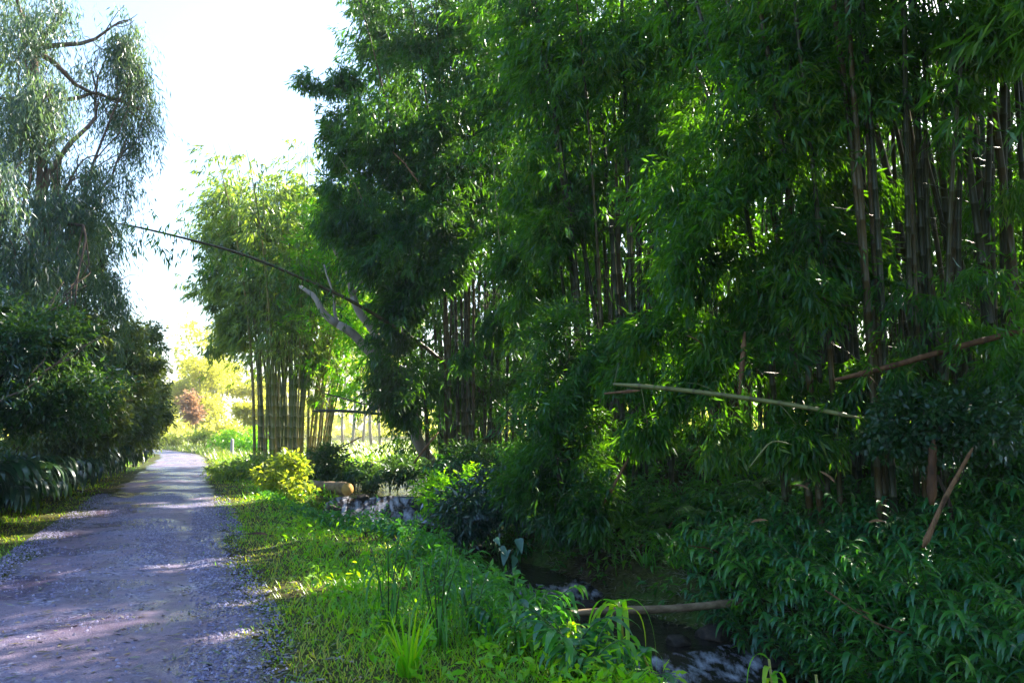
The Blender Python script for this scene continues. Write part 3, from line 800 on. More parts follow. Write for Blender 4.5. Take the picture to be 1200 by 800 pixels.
tree('gum_tree', 'dark weeping gum tree leaning over the shrubs towards the track', 'tree', (-11.6, 19.5), at(70, 180, 18.5), .13,
     [B(95, 265, 18, 45, 35, 1, 420), B(60, 335, 17.5, 60, 40, 1, 480), B(130, 340, 18, 32, 14, .6, 130), B(110, 300, 18, 45, 22, .8, 230), B(10, 350, 16, 45, 50, 1, 380), B(35, 385, 12.2, 40, 18, .6, 90), B(85, 385, 12.6, 26, 14, .5, 60), B(140, 325, 17, 30, 10, .5, 90), B(100, 400, 16.8, 35, 20, .7, 170), B(160, 395, 22, 22, 14, .6, 90), B(70, 385, 18, 65, 25, 1, 330)],
     M['euc_leaf'], M['bark_dark'], 'hang', 9, .16, .024, seed=22)
shr = [
    ((-9.3, 12.6), [B(20, 420, 12.3, 70, 45, 1, 420), B(95, 405, 12.8, 22, 16, .4, 60), B(60, 375, 12.6, 14, 22, .4, 60), B(20, 365, 12.2, 16, 16, .4, 50), B(112, 450, 12.6, 14, 20, .4, 50), B(60, 470, 12.6, 60, 45, .8, 430), B(-40, 480, 11.8, 60, 60, 1, 420)], 'dark leafy shrub under the gum trees at the near end of the verge', 'shrub_leaf', .10, .035),
    ((-11.2, 17.0), [B(85, 440, 16.5, 50, 34, 1, 400), B(118, 388, 16.6, 14, 20, .5, 70), B(85, 385, 16.4, 14, 16, .5, 60), B(138, 470, 16.2, 16, 20, .5, 80), B(60, 480, 16, 60, 40, 1, 430), B(100, 500, 16.5, 45, 28, .8, 330)], 'olive green shrub behind the broad-leaved plants on the verge', 'olive_leaf', .11, .04),
    ((-11.6, 21.5), [B(130, 435, 21, 38, 30, 1.1, 400), B(148, 392, 21, 13, 18, .5, 80), B(165, 420, 21, 12, 14, .5, 60), B(125, 490, 20.5, 38, 34, .9, 430)], 'olive shrub crowding the track between the darker verge shrubs', 'olive_leaf', .13, .045),
    ((-13.1, 26.0), [B(150, 440, 25.5, 34, 38, 1.2, 430), B(172, 395, 25.5, 13, 15, .6, 80), B(185, 430, 25.2, 9, 12, .5, 50), B(155, 490, 25, 32, 34, 1, 420)], 'grey-green rounded shrub where the left verge meets the bend', 'olive_leaf', .16, .05),
    ((-15.3, 33.0), [B(172, 470, 32, 20, 42, 1.2, 360), B(165, 505, 32, 22, 20, 1, 200)], 'pale sunlit shrub at the end of the left verge', 'olive_leaf', .2, .06),
]
for i, (bs, bl, lab, lm, L_, W_) in enumerate(shr):
    tree('verge_shrub', lab, 'shrub', bs, bl[0][0], .05, bl, M[lm], M['bark_dark'], 'leaf', 8, L_, W_, seed=31 + i, sl=.3)
# sprawling dead branches over the left shrubs
R = np.random.default_rng(5)
for pts, lab in [([(0, 470, 11.5), (60, 430, 11.8), (120, 395, 12.2)], 'thin bare branch reaching out over the dark leafy shrub'),
                 ([(20, 440, 12), (45, 370, 12.2), (75, 330, 12.5)], 'bare grey branch standing upright among the gum leaves')]:
    p = [at(*q) for q in pts]
    t = thing('bare_branch', lab, 'branch', p[0])
    g = Geo(); limb(g, p[0], p[1], .017, .011); limb(g, p[1], p[2], .011, .004); limb(g, p[1], p[1] + np.array([.6, .2, .5]), .012, .004); limb(g, p[0] * .5 + p[1] * .5, p[0] * .5 + p[1] * .5 + np.array([.3, .1, .7]), .012, .004)
    g.build('branch', M['bark_gum'], t, smooth=True)

# pale forked tree leaning out from behind the tall clump
R = np.random.default_rng(6)
b = np.array([*at(515, 500, 27)[:2], 0]); b[2] = H1(b[0], b[1])
t = thing('forked_tree', 'pale-barked forked tree leaning left out of the tall bamboo clump, yellow-green leaves', 'tree', b)
g = Geo()
p1, p2, p3, p4 = at(468, 434, 25.6), at(396, 380, 25), at(351, 335, 25), at(452, 422, 25.4)
limb(g, b, p1, .2, .16, 9, .05); limb(g, p1, p2, .18, .13, 8, .05); limb(g, p2, p3, .13, .05, 8, .05)
limb(g, p4, at(414, 348, 25.3), .15, .11, 8, .05); limb(g, at(414, 348, 25.3), at(388, 280, 25.3), .11, .04, 7, .05)
limb(g, p2, at(380, 310, 25), .06, .03, 6); limb(g, at(414, 348, 25.3), at(440, 290, 25.5), .06, .02, 6)
g.build('trunk', M['bark_pale'], t, smooth=True)
f = Geo()
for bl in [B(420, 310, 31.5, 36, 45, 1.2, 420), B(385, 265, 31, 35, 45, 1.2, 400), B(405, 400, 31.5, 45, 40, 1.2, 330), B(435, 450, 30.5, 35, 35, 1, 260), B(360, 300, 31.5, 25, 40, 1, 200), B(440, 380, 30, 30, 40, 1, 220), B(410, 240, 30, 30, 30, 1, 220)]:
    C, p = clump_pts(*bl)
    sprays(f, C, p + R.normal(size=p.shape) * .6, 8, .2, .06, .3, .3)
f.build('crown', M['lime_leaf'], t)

# lit trees in the depth behind the grove
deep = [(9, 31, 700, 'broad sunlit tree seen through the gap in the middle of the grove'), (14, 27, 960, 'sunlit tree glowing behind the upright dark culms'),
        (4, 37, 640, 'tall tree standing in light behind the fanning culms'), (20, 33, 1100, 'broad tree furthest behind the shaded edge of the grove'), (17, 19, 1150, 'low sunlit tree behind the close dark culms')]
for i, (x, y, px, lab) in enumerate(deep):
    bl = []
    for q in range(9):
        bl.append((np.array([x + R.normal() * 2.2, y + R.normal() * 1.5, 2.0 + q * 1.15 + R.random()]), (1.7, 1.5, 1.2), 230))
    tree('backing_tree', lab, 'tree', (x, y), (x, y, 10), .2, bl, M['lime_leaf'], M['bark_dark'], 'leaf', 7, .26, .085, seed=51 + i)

# big leafy shrub hanging over the stream
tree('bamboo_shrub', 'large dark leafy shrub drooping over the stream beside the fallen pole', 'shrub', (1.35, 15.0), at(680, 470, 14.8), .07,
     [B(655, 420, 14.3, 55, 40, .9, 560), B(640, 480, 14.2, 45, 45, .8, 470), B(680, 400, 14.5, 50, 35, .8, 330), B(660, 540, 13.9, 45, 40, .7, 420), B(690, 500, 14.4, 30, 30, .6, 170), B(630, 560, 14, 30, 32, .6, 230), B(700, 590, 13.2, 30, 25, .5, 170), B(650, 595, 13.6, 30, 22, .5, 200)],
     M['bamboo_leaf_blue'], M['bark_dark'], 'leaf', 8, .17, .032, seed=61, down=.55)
tree('bank_shrub', 'low dark glossy shrub leaning over the pool below the waterfall', 'shrub', (-.3, 16.6), at(560, 590, 16), .03,
     [B(560, 598, 15.8, 38, 22, .6, 300), B(600, 585, 15.5, 38, 22, .6, 280), B(535, 612, 15.8, 22, 12, .5, 120)], M['broad_leaf'], M['bark_dark'], 'leaf', 7, .16, .045, seed=62)
tree('bank_shrub', 'bright yellow-green shrub in a patch of sun above the waterfall pool', 'shrub', (-1.3, 18.4), at(525, 575, 18), .03,
     [B(520, 580, 17.8, 25, 22, .5, 260), B(590, 560, 17.6, 22, 14, .5, 130), B(555, 566, 17.8, 24, 12, .5, 130)], M['lime_leaf'], M['bark_dark'], 'leaf', 7, .13, .04, seed=63)
tree('bank_shrub', 'small-leaved dark shrub under the brown fallen pole at the grove edge', 'shrub', (5.6, 10.6), at(1090, 500, 10), .03,
     [B(1090, 490, 10, 65, 26, .6, 480), B(1040, 510, 10.2, 40, 20, .5, 240), B(1150, 510, 9.8, 50, 34, .6, 320)], M['shrub_leaf'], M['bark_dark'], 'leaf', 8, .09, .04, seed=64)
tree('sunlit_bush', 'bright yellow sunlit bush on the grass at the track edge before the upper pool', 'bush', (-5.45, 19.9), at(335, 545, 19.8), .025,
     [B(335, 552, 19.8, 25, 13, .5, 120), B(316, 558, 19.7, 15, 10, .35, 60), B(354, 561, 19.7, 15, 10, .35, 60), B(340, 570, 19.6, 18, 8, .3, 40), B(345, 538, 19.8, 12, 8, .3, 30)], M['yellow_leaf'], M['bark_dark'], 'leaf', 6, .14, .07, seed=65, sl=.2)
for i, (px, py, D, lab) in enumerate([(290, 548, 25, 'round dark green bush on the right edge of the track beside the marker post'), (385, 545, 24, 'leafy bush at the foot of the freestanding bamboo clump'),
                                      (455, 548, 22, 'dense bush above the waterfall on the far bank'), (540, 535, 21.5, 'wide bush below the tall dense bamboo clump')]):
    c = at(px, py, D)
    tree('low_bush', lab, 'bush', (c[0], c[1] + .2), c, .025, [B(px, py, D, 30, 13, .9, 260), B(px + 22, py + 6, D - .4, 24, 11, .7, 170), B(px - 20, py + 5, D, 18, 10, .6, 120)], M['shrub_leaf' if i else 'bamboo_leaf_far'], M['bark_dark'], 'leaf', 7, .15, .045, seed=70 + i)

# hazy far trees and bushes past the bend
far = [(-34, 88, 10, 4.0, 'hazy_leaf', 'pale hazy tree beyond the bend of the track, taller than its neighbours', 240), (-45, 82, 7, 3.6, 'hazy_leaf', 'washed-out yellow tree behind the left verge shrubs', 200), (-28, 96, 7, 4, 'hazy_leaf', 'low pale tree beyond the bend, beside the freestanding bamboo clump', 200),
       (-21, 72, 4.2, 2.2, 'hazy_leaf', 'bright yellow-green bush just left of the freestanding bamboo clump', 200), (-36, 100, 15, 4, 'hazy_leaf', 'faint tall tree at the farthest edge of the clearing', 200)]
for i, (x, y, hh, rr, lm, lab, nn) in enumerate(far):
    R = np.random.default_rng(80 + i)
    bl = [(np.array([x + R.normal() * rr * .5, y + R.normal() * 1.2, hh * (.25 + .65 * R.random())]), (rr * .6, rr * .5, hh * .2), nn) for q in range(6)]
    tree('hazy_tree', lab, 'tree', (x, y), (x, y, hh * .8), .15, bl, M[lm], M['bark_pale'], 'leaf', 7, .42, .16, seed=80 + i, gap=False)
c = at(231, 478, 70)
tree('red_bush', 'reddish brown bush in the sunlit clearing past the bend', 'bush', (c[0], 70), c, .05, [B(231, 476, 70, 12, 16, 1.2, 320), B(226, 488, 70, 10, 10, 1, 130)], M['red_leaf'], M['bark_dark'], 'leaf', 7, .3, .1, seed=90, gap=False)
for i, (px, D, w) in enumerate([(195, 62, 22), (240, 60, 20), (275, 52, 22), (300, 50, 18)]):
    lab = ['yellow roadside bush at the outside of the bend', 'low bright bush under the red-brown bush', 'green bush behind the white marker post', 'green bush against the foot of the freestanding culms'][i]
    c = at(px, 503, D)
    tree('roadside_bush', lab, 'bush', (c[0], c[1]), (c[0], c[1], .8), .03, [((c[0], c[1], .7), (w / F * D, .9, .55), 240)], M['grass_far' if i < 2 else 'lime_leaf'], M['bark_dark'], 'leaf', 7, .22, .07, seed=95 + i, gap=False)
# thin pale trunks beyond the stream
sp = [(386, 66, 17), (402, 72, 20), (412, 60, 16), (425, 78, 21), (436, 64, 17), (446, 70, 19)]
labs = ['thin pale trunked tree beyond the stream, nearest the freestanding bamboo clump', 'slender pale tree second from the freestanding clump beyond the stream', 'slender pale tree in the middle of the bright gap beyond the stream',
        'tall thin tree farthest back in the bright gap beyond the stream', 'thin pale tree in the bright gap close to the tall clump', 'slender tree half hidden by the edge of the tall bamboo clump']
for i, (px, D, hh) in enumerate(sp):
    c = at(px, 500, D)
    R = np.random.default_rng(100 + i)
    bl = [(np.array([c[0] + R.normal() * .8, D + R.normal(), hh * (.4 + .12 * q)]), (1.3, 1.2, 1.1), 130) for q in range(6)]
    tree('slender_tree', labs[i], 'tree', (c[0], D), (c[0] + R.normal() * .6, D, hh), .13, bl, M['hazy_leaf'], M['bark_pale'], 'leaf', 7, .34, .11, seed=100 + i, gap=False, group='slender trees beyond the stream')
# distant wood closing the horizon
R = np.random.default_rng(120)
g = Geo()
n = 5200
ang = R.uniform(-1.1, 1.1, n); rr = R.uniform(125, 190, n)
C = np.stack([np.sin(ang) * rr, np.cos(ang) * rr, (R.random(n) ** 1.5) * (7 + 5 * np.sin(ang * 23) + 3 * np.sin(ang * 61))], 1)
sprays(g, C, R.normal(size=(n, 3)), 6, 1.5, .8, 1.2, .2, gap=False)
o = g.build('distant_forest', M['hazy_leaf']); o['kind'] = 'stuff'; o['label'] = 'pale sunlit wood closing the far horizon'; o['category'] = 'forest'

# ------------------------------------------------------------------ single culms, poles, logs
def pole(name, label, cat, pts, r0, r1, mat, bamboo=True, group=None, extra=None, sides=8, partname='culm'):
    p = np.array([at(*q) for q in pts])
    # smooth curve through the points
    m = len(p); tt = np.linspace(0, m - 1, 40)
    Q = np.stack([np.interp(tt, np.arange(m), p[:, q]) for q in range(3)], 1)
    for _ in range(30): Q[1:-1] = .25 * Q[:-2] + .5 * Q[1:-1] + .25 * Q[2:]
    d = np.r_[0, np.cumsum(np.linalg.norm(np.diff(Q, axis=0), axis=1))]
    Ln = d[-1]
    if bamboo:
        ss, rs = [], []
        k = 0.0
        while k < Ln:
            r = r0 + (r1 - r0) * k / Ln
            ss += [k, min(Ln, k + .02), min(Ln, k + .33)]; rs += [r * 1.14, r, r * .98]; k += .36
        ss = np.array(ss); rs = np.array(rs)
    else:
        ss = np.linspace(0, Ln, 14); rs = (r0 + (r1 - r0) * ss / Ln) * (1 + .08 * R.normal(size=14))
    P = np.stack([np.interp(ss, d, Q[:, q]) for q in range(3)], 1)
    t = thing(name, label, cat, p[0], group)
    rs = rs * np.interp(ss, [0, .10, Ln - .12, Ln], [.45, 1, 1, .35])
    P = P + .012 * np.sin(ss * 2.1 + p[0][0])[:, None] * np.array([.3, .3, 1])
    tw = Geo()
    if bamboo and extra is None and Ln > 1.5:
        fl = Geo()
        for q in range(int(4 + Ln * 2)):
            j = R.integers(1, len(P) - 1); bd = unit(R.normal(size=3) + np.array([0, 0, -.2])); l_ = .15 + .4 * R.random(); s_ = np.linspace(0, 1, 4)[:, None]
            Q_ = P[j] + bd * l_ * s_ + np.array([0, 0, -.3]) * l_ * s_ ** 2
            tube(tw, Q_, np.linspace(.006, .002, 4), 4, 0)
            sprays(fl, np.repeat(Q_[-1:], 2, 0), np.repeat(bd[None] + np.array([[0, 0, -.5]]), 2, 0), 5, .15, .024, gap=False)
        fl.build('foliage', M['bamboo_leaf'], t)
    g = tw; tube(g, P, rs, sides, np.r_[np.repeat(np.tile([.8, .3, 0], len(P))[:len(P)] if bamboo else np.zeros(len(P)), sides), 0, 0]); g.build(partname, mat, t, smooth=True)
    if extra: extra(t, Q)
    return t


def tip_leaves(t, Q):
    g = Geo()
    sel = Q[22:]
    idx = R.integers(0, len(sel), 95)
    C = sel[idx] + R.normal(size=(95, 3)) * np.array([.3, .3, .3]) + np.array([0, 0, -.15])
    sprays(g, C, R.normal(size=(95, 3)) + np.array([0, 0, -.8]), 6, .24, .04, gap=False)
    g.build('foliage', M['bamboo_leaf_blue'], t)


R = np.random.default_rng(130)
pole('leaning_culm', 'long dark bamboo culm arching out over the track with leaves at its thin tip', 'bamboo culm', [(640, 520, 28), (540, 440, 26.5), (485, 396, 24.2), (452, 374, 22.6), (350, 318, 22), (220, 275, 20.5), (130, 261, 19.5)], .09, .022, M['culm_dark'], extra=tip_leaves)
pole('leaning_culm', 'thin yellowish culm standing out diagonally in front of the tall clump foliage', 'bamboo culm', [(430, 247, 22.9), (412, 205, 22.8), (397, 183, 22.7)], .02, .012, M['culm_yellow'])
pole('leaning_culm', 'short pale brown culm lying aslant in the upper foliage of the tall clump', 'bamboo culm', [(490, 213, 22.5), (474, 190, 22.5), (460, 178, 22.6)], .03, .02, M['culm_dead'])
pole('fallen_culm', 'dark fallen culm lying level across the bright gap beyond the stream', 'bamboo culm', [(366, 481, 29), (420, 482, 28), (458, 486, 27)], .06, .045, M['culm_dark'])
pole('fallen_culm', 'thin dark culm crossing above the level one in the bright gap', 'bamboo culm', [(378, 460, 30), (420, 472, 29), (462, 478, 27)], .03, .02, M['culm_dark'])
pole('fallen_culm', 'thin culm slanting down to the upper pool beyond the sawn log', 'bamboo culm', [(380, 533, 26), (400, 524, 27), (425, 510, 28)], .03, .02, M['culm_dead'])
pole('fallen_culm', 'yellow-green bamboo pole propped level across the grove over the drooping shrub', 'bamboo culm', [(718, 451, 11.0), (780, 455, 10.8), (850, 461, 10.6), (930, 474, 10.3), (1008, 491, 10.0)], .034, .030, M['culm_yellow'])
pole('fallen_culm', 'slim broken culm end lying against the yellow-green pole', 'bamboo culm', [(708, 462, 11.1), (750, 458, 10.8)], .022, .03, M['culm_dead'])
pole('fallen_culm', 'orange-brown dead culm slanting into the dark culms above the small-leaved shrub', 'bamboo culm', [(978, 444, 10.6), (1040, 430, 10.4), (1105, 412, 10.2), (1210, 385, 10)], .038, .042, M['culm_dead'])
pole('leaning_stick', 'pale brown stick leaning against the bank at the shaded edge of the ginger', 'stick', [(1082, 640, 8.6), (1106, 585, 8.7), (1140, 525, 8.9)], .032, .018, M['culm_dead'], False, partname='stick')
pole('leaning_stick', 'reddish stick leaning below the yellow-green pole beside the drooping shrub', 'stick', [(708, 590, 12.9), (735, 540, 13.2), (768, 475, 13.6)], .028, .018, M['culm_dead'], False, partname='stick')
pole('leaning_stick', 'thin brown stick propped on the bank under the tall dense clump', 'stick', [(485, 542, 21), (500, 522, 21.2), (514, 506, 21.5)], .035, .022, M['culm_dead'], False, partname='stick')
pole('leaning_stick', 'thin bent straw-coloured stalk standing among the ferns', 'stick', [(878, 548, 10), (893, 528, 10), (905, 514, 10), (930, 520, 10)], .012, .008, M['culm_yellow'], False, partname='stick')
pole('tree_stump', 'upright brown broken stump beside the small-leaved shrub', 'stump', [(1092, 590, 9.6), (1092, 550, 9.6), (1094, 515, 9.65)], .055, .045, M['culm_dead'], False, partname='stem')
pole('leaning_culm', 'short upright brown culm between the hanging bamboo sprays', 'bamboo culm', [(867, 462, 11.4), (870, 425, 11.4), (873, 388, 11.5)], .04, .035, M['culm_dead'])
pole('hanging_vine', 'long pale dead vine hanging in front of the tall clump', 'vine', [(577, 182, 22), (580, 220, 21.9), (583, 260, 21.9), (589, 320, 22)], .022, .014, M['culm_yellow'], False, partname='vine')
pole('hanging_vine', 'short curved dry vine beside the long hanging one', 'vine', [(553, 174, 22), (560, 190, 22), (570, 200, 22)], .016, .012, M['culm_yellow'], False, partname='vine')
pole('stream_log', 'pale log lying across the stream above the rapids', 'log', [(600, 732, 9.8), (640, 722, 9.95), (700, 716, 10.1), (780, 713, 10.3), (850, 706, 10.7), (905, 704, 11.1)], .04, .055, M['log'], False, partname='log')
pole('sawn_log', 'thick brown log with a bright sawn end on the lip of the waterfall', 'log', [(407, 573, 20.2), (390, 571, 20.8), (362, 569, 21.4)], .17, .15, M['log'], False, sides=12, partname='log')
o = None
t = bpy.data.objects['sawn_log']; p = at(407, 573, 20.2); d = unit(at(407, 573, 20.2) - at(390, 571, 20.8))
g = Geo(); tube(g, np.array([p + d * .004, p + d * .03]), [.163, .158], 14, .5); g.build('cut_face', M['cut_wood'], [c_ for c_ in t.children][0])
for pts, lab in [([(805, 393, 11.6), (818, 399, 11.6), (828, 404, 11.6)], 'orange culm sheath hanging in the leaf curtain beside the fanning culms'), ([(960, 552, 9.4), (970, 557, 9.3), (980, 563, 9.3)], 'orange dead sheath on the fern bank'),
                 ([(930, 568, 9.2), (950, 571, 9.1)], 'flat brown sheath lying beside the orange one among the ferns'), ([(880, 612, 8.8), (902, 606, 8.8)], 'brown sheath half buried in the ginger leaves'), ([(1018, 612, 8.4), (1040, 608, 8.4)], 'dull brown sheath near the foot of the leaning pale stick')]:
    p = np.array([at(*q) for q in pts])
    t = thing('bamboo_sheath', lab, 'bamboo sheath', p[0])
    g = Geo(); dd = (p[-1] - p[0])[None]
    blades(g, p[:1], dd, np.array([[0, -.5, 1.]]), np.linalg.norm(dd), .05, 5, .25, fold=.6, wprof=OVAL); g.build('sheath', M['culm_dead'], t)

# marker post: square timber post with a pointed top
c = at(272, 522, 46); z = H1(c[0], c[1])
t = thing('marker_post', 'short pale wooden marker post at the right side of the far track', 'post', (c[0], c[1], z))
g = Geo()
for (w0, w1, z0, z1) in [(.075, .07, -.2, .85), (.07, .03, .85, .92)]:
    V = np.array([[sx * w, sy * w, zz] for w, zz in ((w0, z0), (w1, z1)) for sx, sy in ((-1, -1), (1, -1), (1, 1), (-1, 1))]) + np.array([c[0], c[1], z])
    g.add(V, [(0, 1, 5, 4), (1, 2, 6, 5), (2, 3, 7, 6), (3, 0, 4, 7), (4, 5, 6, 7)], .5)
g.build('post', M['post'], t)

# rocks
def rock(name, label, c, s, seed, squash=.6):
    rg = np.random.default_rng(seed)
    nu, nv = 26, 16
    th = np.linspace(0, 2 * math.pi, nu, endpoint=False); ph = np.linspace(.02, math.pi - .02, nv)
    T_, P_ = np.meshgrid(th, ph)
    d = np.stack([np.cos(T_) * np.sin(P_), np.sin(T_) * np.sin(P_), np.cos(P_)], -1)
    r = np.ones(T_.shape)
    for _ in range(16):                                  # chipped planes
        nvec = unit(rg.normal(size=3)); off = .62 + .3 * rg.random()
        dp = d @ nvec
        r = np.minimum(r, np.where(dp > .05, off / np.maximum(dp, .05), 9))
    r *= 1 + .07 * np.sin(d[..., 0] * 9 + seed) * np.sin(d[..., 1] * 8) + .03 * rg.normal(size=r.shape)
    V = (d * r[..., None] * np.array([1, .85, squash]) * s).reshape(-1, 3) + np.asarray(c)
    i = np.arange(nv - 1)[:, None] * nu + np.arange(nu)[None]
    j = np.arange(nv - 1)[:, None] * nu + (np.arange(nu)[None] + 1) % nu
    Fq = np.stack([i, i + nu, j + nu, j], -1).reshape(-1, 4)
    g = Geo(); g.add(V, Fq, .5)
    t_ = g.build(name, M['rock'], None)
    tag(t_, label, 'rock')
    return t_


# ------------------------------------------------------------------ plants made once and copied
def ginger(seed, n_leaf=13, hgt=.9):
    global R
    R = np.random.default_rng(seed)
    t = thing('ginger_plant', 'x', 'plant', (0, 0, 0))
    f, s = Geo(), Geo()
    for st in range(6):
        az = R.random() * 6.28; d = np.array([math.cos(az), math.sin(az), 0])
        h = hgt * (.65 + .5 * R.random()); tt = np.linspace(0, 1, 9)[:, None]
        b0 = d * .06 * R.random()
        P = b0 + np.array([0, 0, h]) * (tt - .22 * tt ** 3) + d * h * .55 * tt ** 2
        tube(s, P, np.linspace(.007, .003, 9), 5, R.random())
        for q in range(n_leaf):
            u_ = .25 + .75 * q / n_leaf
            p = np.array([np.interp(u_, tt[:, 0], P[:, w]) for w in range(3)])
            side = np.array([-d[1], d[0], 0]) * (1 if q % 2 else -1)
            dr = side * .9 + d * (.2 + .7 * u_) + np.array([0, 0, .45 - .3 * u_]) + R.normal(size=3) * .2
            blades(f, p[None], dr[None], np.array([[0, 0, 1.]]), (.17 + .10 * R.random()), .05 + .016 * R.random(), 5, .7 + .5 * R.random(), fold=.25, wprof=LANCE)
    s.build('stem', M['stem'], t); f.build('foliage', M['ginger_leaf'], t)
    return t


def fern(seed, n=11, ln=.75):
    global R
    R = np.random.default_rng(seed)
    t = thing('fern', 'x', 'fern', (0, 0, 0))
    f, s = Geo(), Geo()
    for q in range(n):
        az = q / n * 6.28 + R.normal() * .2; d = np.array([math.cos(az), math.sin(az), 0]); sd = np.array([-d[1], d[0], 0])
        l = ln * (.7 + .5 * R.random()); tt = np.linspace(0, 1, 16)[:, None]
        P = d * l * (tt * .8) + np.array([0, 0, 1]) * l * (.85 * tt - .75 * tt ** 2)
        tube(s, P, np.linspace(.005, .002, 16), 4, .5)
        for sg in (-1, 1):
            u_ = np.linspace(.12, .98, 26)
            C = np.stack([np.interp(u_, tt[:, 0], P[:, w]) for w in range(3)], 1)
            L_ = .17 * np.sin(np.pi * np.clip(u_ * .9 + .12, 0, 1)) + .015
            D = sd[None] * sg + d[None] * .5 + np.array([0, 0, -.15]) + R.normal(size=(26, 3)) * .08
            blades(f, C, D, np.tile([0, 0, 1.], (26, 1)), L_, .022, 2, .35, wprof=lambda t_: 1 - .8 * t_)
    s.build('stem', M['stem'], t); f.build('frond', M['fern_leaf'], t)
    return t


def broad(seed):
    """arching stalks with paired hanging leaves"""
    global R
    R = np.random.default_rng(seed)
    t = thing('broad_leaved_plant', 'x', 'plant', (0, 0, 0))
    f, s = Geo(), Geo()
    for st in range(9):
        az = R.random() * 6.28; d = np.array([math.cos(az), math.sin(az), 0]); sd = np.array([-d[1], d[0], 0])
        l = 1.45 + .5 * R.random(); tt = np.linspace(0, 1, 12)[:, None]
        P = d * l * (.15 * tt + .6 * tt ** 1.6) + np.array([0, 0, 1]) * l * (1.05 * tt - .62 * tt ** 2.2)
        tube(s, P, np.linspace(.012, .004, 12), 5, .4)
        u_ = np.linspace(.4, 1, 13)
        for sg in (-1, 1):
            C = np.stack([np.interp(u_, tt[:, 0], P[:, w]) for w in range(3)], 1)
            D = sd[None] * sg * .8 + d[None] * .45 + np.array([0, 0, -.1]) + R.normal(size=(13, 3)) * .12
            blades(f, C, D, np.tile([0, 0, 1.], (13, 1)) + d * .3, .34 + .08 * R.random(13), .085, 5, 1.1 + .3 * R.random(13), fold=.2, wprof=OVAL)
    s.build('stem', M['stem'], t); f.build('foliage', M['broad_leaf'], t)
    return t


def scatter(protos, spots, labels, group):
    for i, (x, y, s) in enumerate(spots):
        p = protos[i % len(protos)]
        lab = labels(x, y) if callable(labels) else labels
        rz = random.random() * 6.28; tl = (random.gauss(0, .1), random.gauss(0, .1))
        z = H1(x, y) - .03
        if i < len(protos):
            p.location = (x, y, z); p.rotation_euler = (tl[0], tl[1], rz); p.scale = (s, s, s); p['label'] = lab; p['group'] = group
        else:
            copy_tree(p, (x, y, z), rz, s, lab, group, tl)


def bank_spots(n, d0, d1, e0, e1, seed, smin, smax, mind=.25):
    """positions on the grove-side bank, e = metres from the water's edge"""
    rg = np.random.default_rng(seed); out = []; tries = 0
    while len(out) < n and tries < n * 60:
        tries += 1
        y = d0 + (d1 - d0) * rg.random() ** 1.3; x = rg.uniform(-4, 9)
        if abs(x) > .66 * y + .6: continue
        sd, wl, hw = stream_info(np.array([x]), np.array([y]))
        e = sd[0] - hw[0]
        if 11.3 < y < 13.2 and e < .5 + .3 * rg.random(): continue
        if e0 < e < e1 and all((x - q[0]) ** 2 + (y - q[1]) ** 2 > mind ** 2 for q in out):
            out.append((x, y, smin + (smax - smin) * rg.random()))
    return out


def at_ground(px, py, zguess=0.0):
    """point on the terrain seen at that pixel"""
    d = 3.0
    while d < 90:
        p = at(px, py, d)
        if p[2] <= H1(p[0], p[1]): return p
        d *= 1.01
    return at(px, py, 20)


def at_water(px, py):
    d = 3.0
    while d < 60:
        p = at(px, py, d); _, wl_, hw_ = stream_info(np.array([p[0]]), np.array([p[1]]))
        if p[2] <= max(H1(p[0], p[1]), float(wl_[0]) if abs(_[0]) < hw_[0] + .3 else -9): return p
        d *= 1.006
    return p


for i, (px, py, D, s, lab) in enumerate([(368, 573, 20.4, .35, 'dark wet rock under the sawn log'), (425, 578, 20.6, .3, 'brown rock beside the bright cut end of the log'), (350, 570, 20.8, .3, 'small dark rock next to the sunlit yellow bush'),
                                         (492, 590, 19.6, .4, 'dark boulder at the far side of the waterfall lip'), (500, 615, 18.4, .38, 'wet boulder at the foot of the waterfall'), (392, 592, 19.6, .3, 'dark rock at the near side of the waterfall lip'),
                                         (840, 742, 9.7, .45, 'dark earthy boulder at the end of the stream log'), (795, 748, 9.9, .28, 'wet rock in the rapids below the stream log'), (690, 705, 11.6, .25, 'dark rock in the pool above the stream log'),
                                         (620, 712, 11.4, .28, 'dark rock behind the reeds at the riffle'), (905, 775, 8.6, .3, 'muddy rock on the right side of the lower pool'), (560, 640, 15, .3, 'dark rock under the glossy bank shrub'),
                                         (600, 668, 13.6, .25, 'black rock at the near edge of the middle pool'), (470, 630, 17.6, .22, 'small wet rock below the falling water')]):
    p = at_water(px, py + 6)
    p[2] += .1 * s
    rock('stream_rock', lab, p, s * .62, 200 + i)

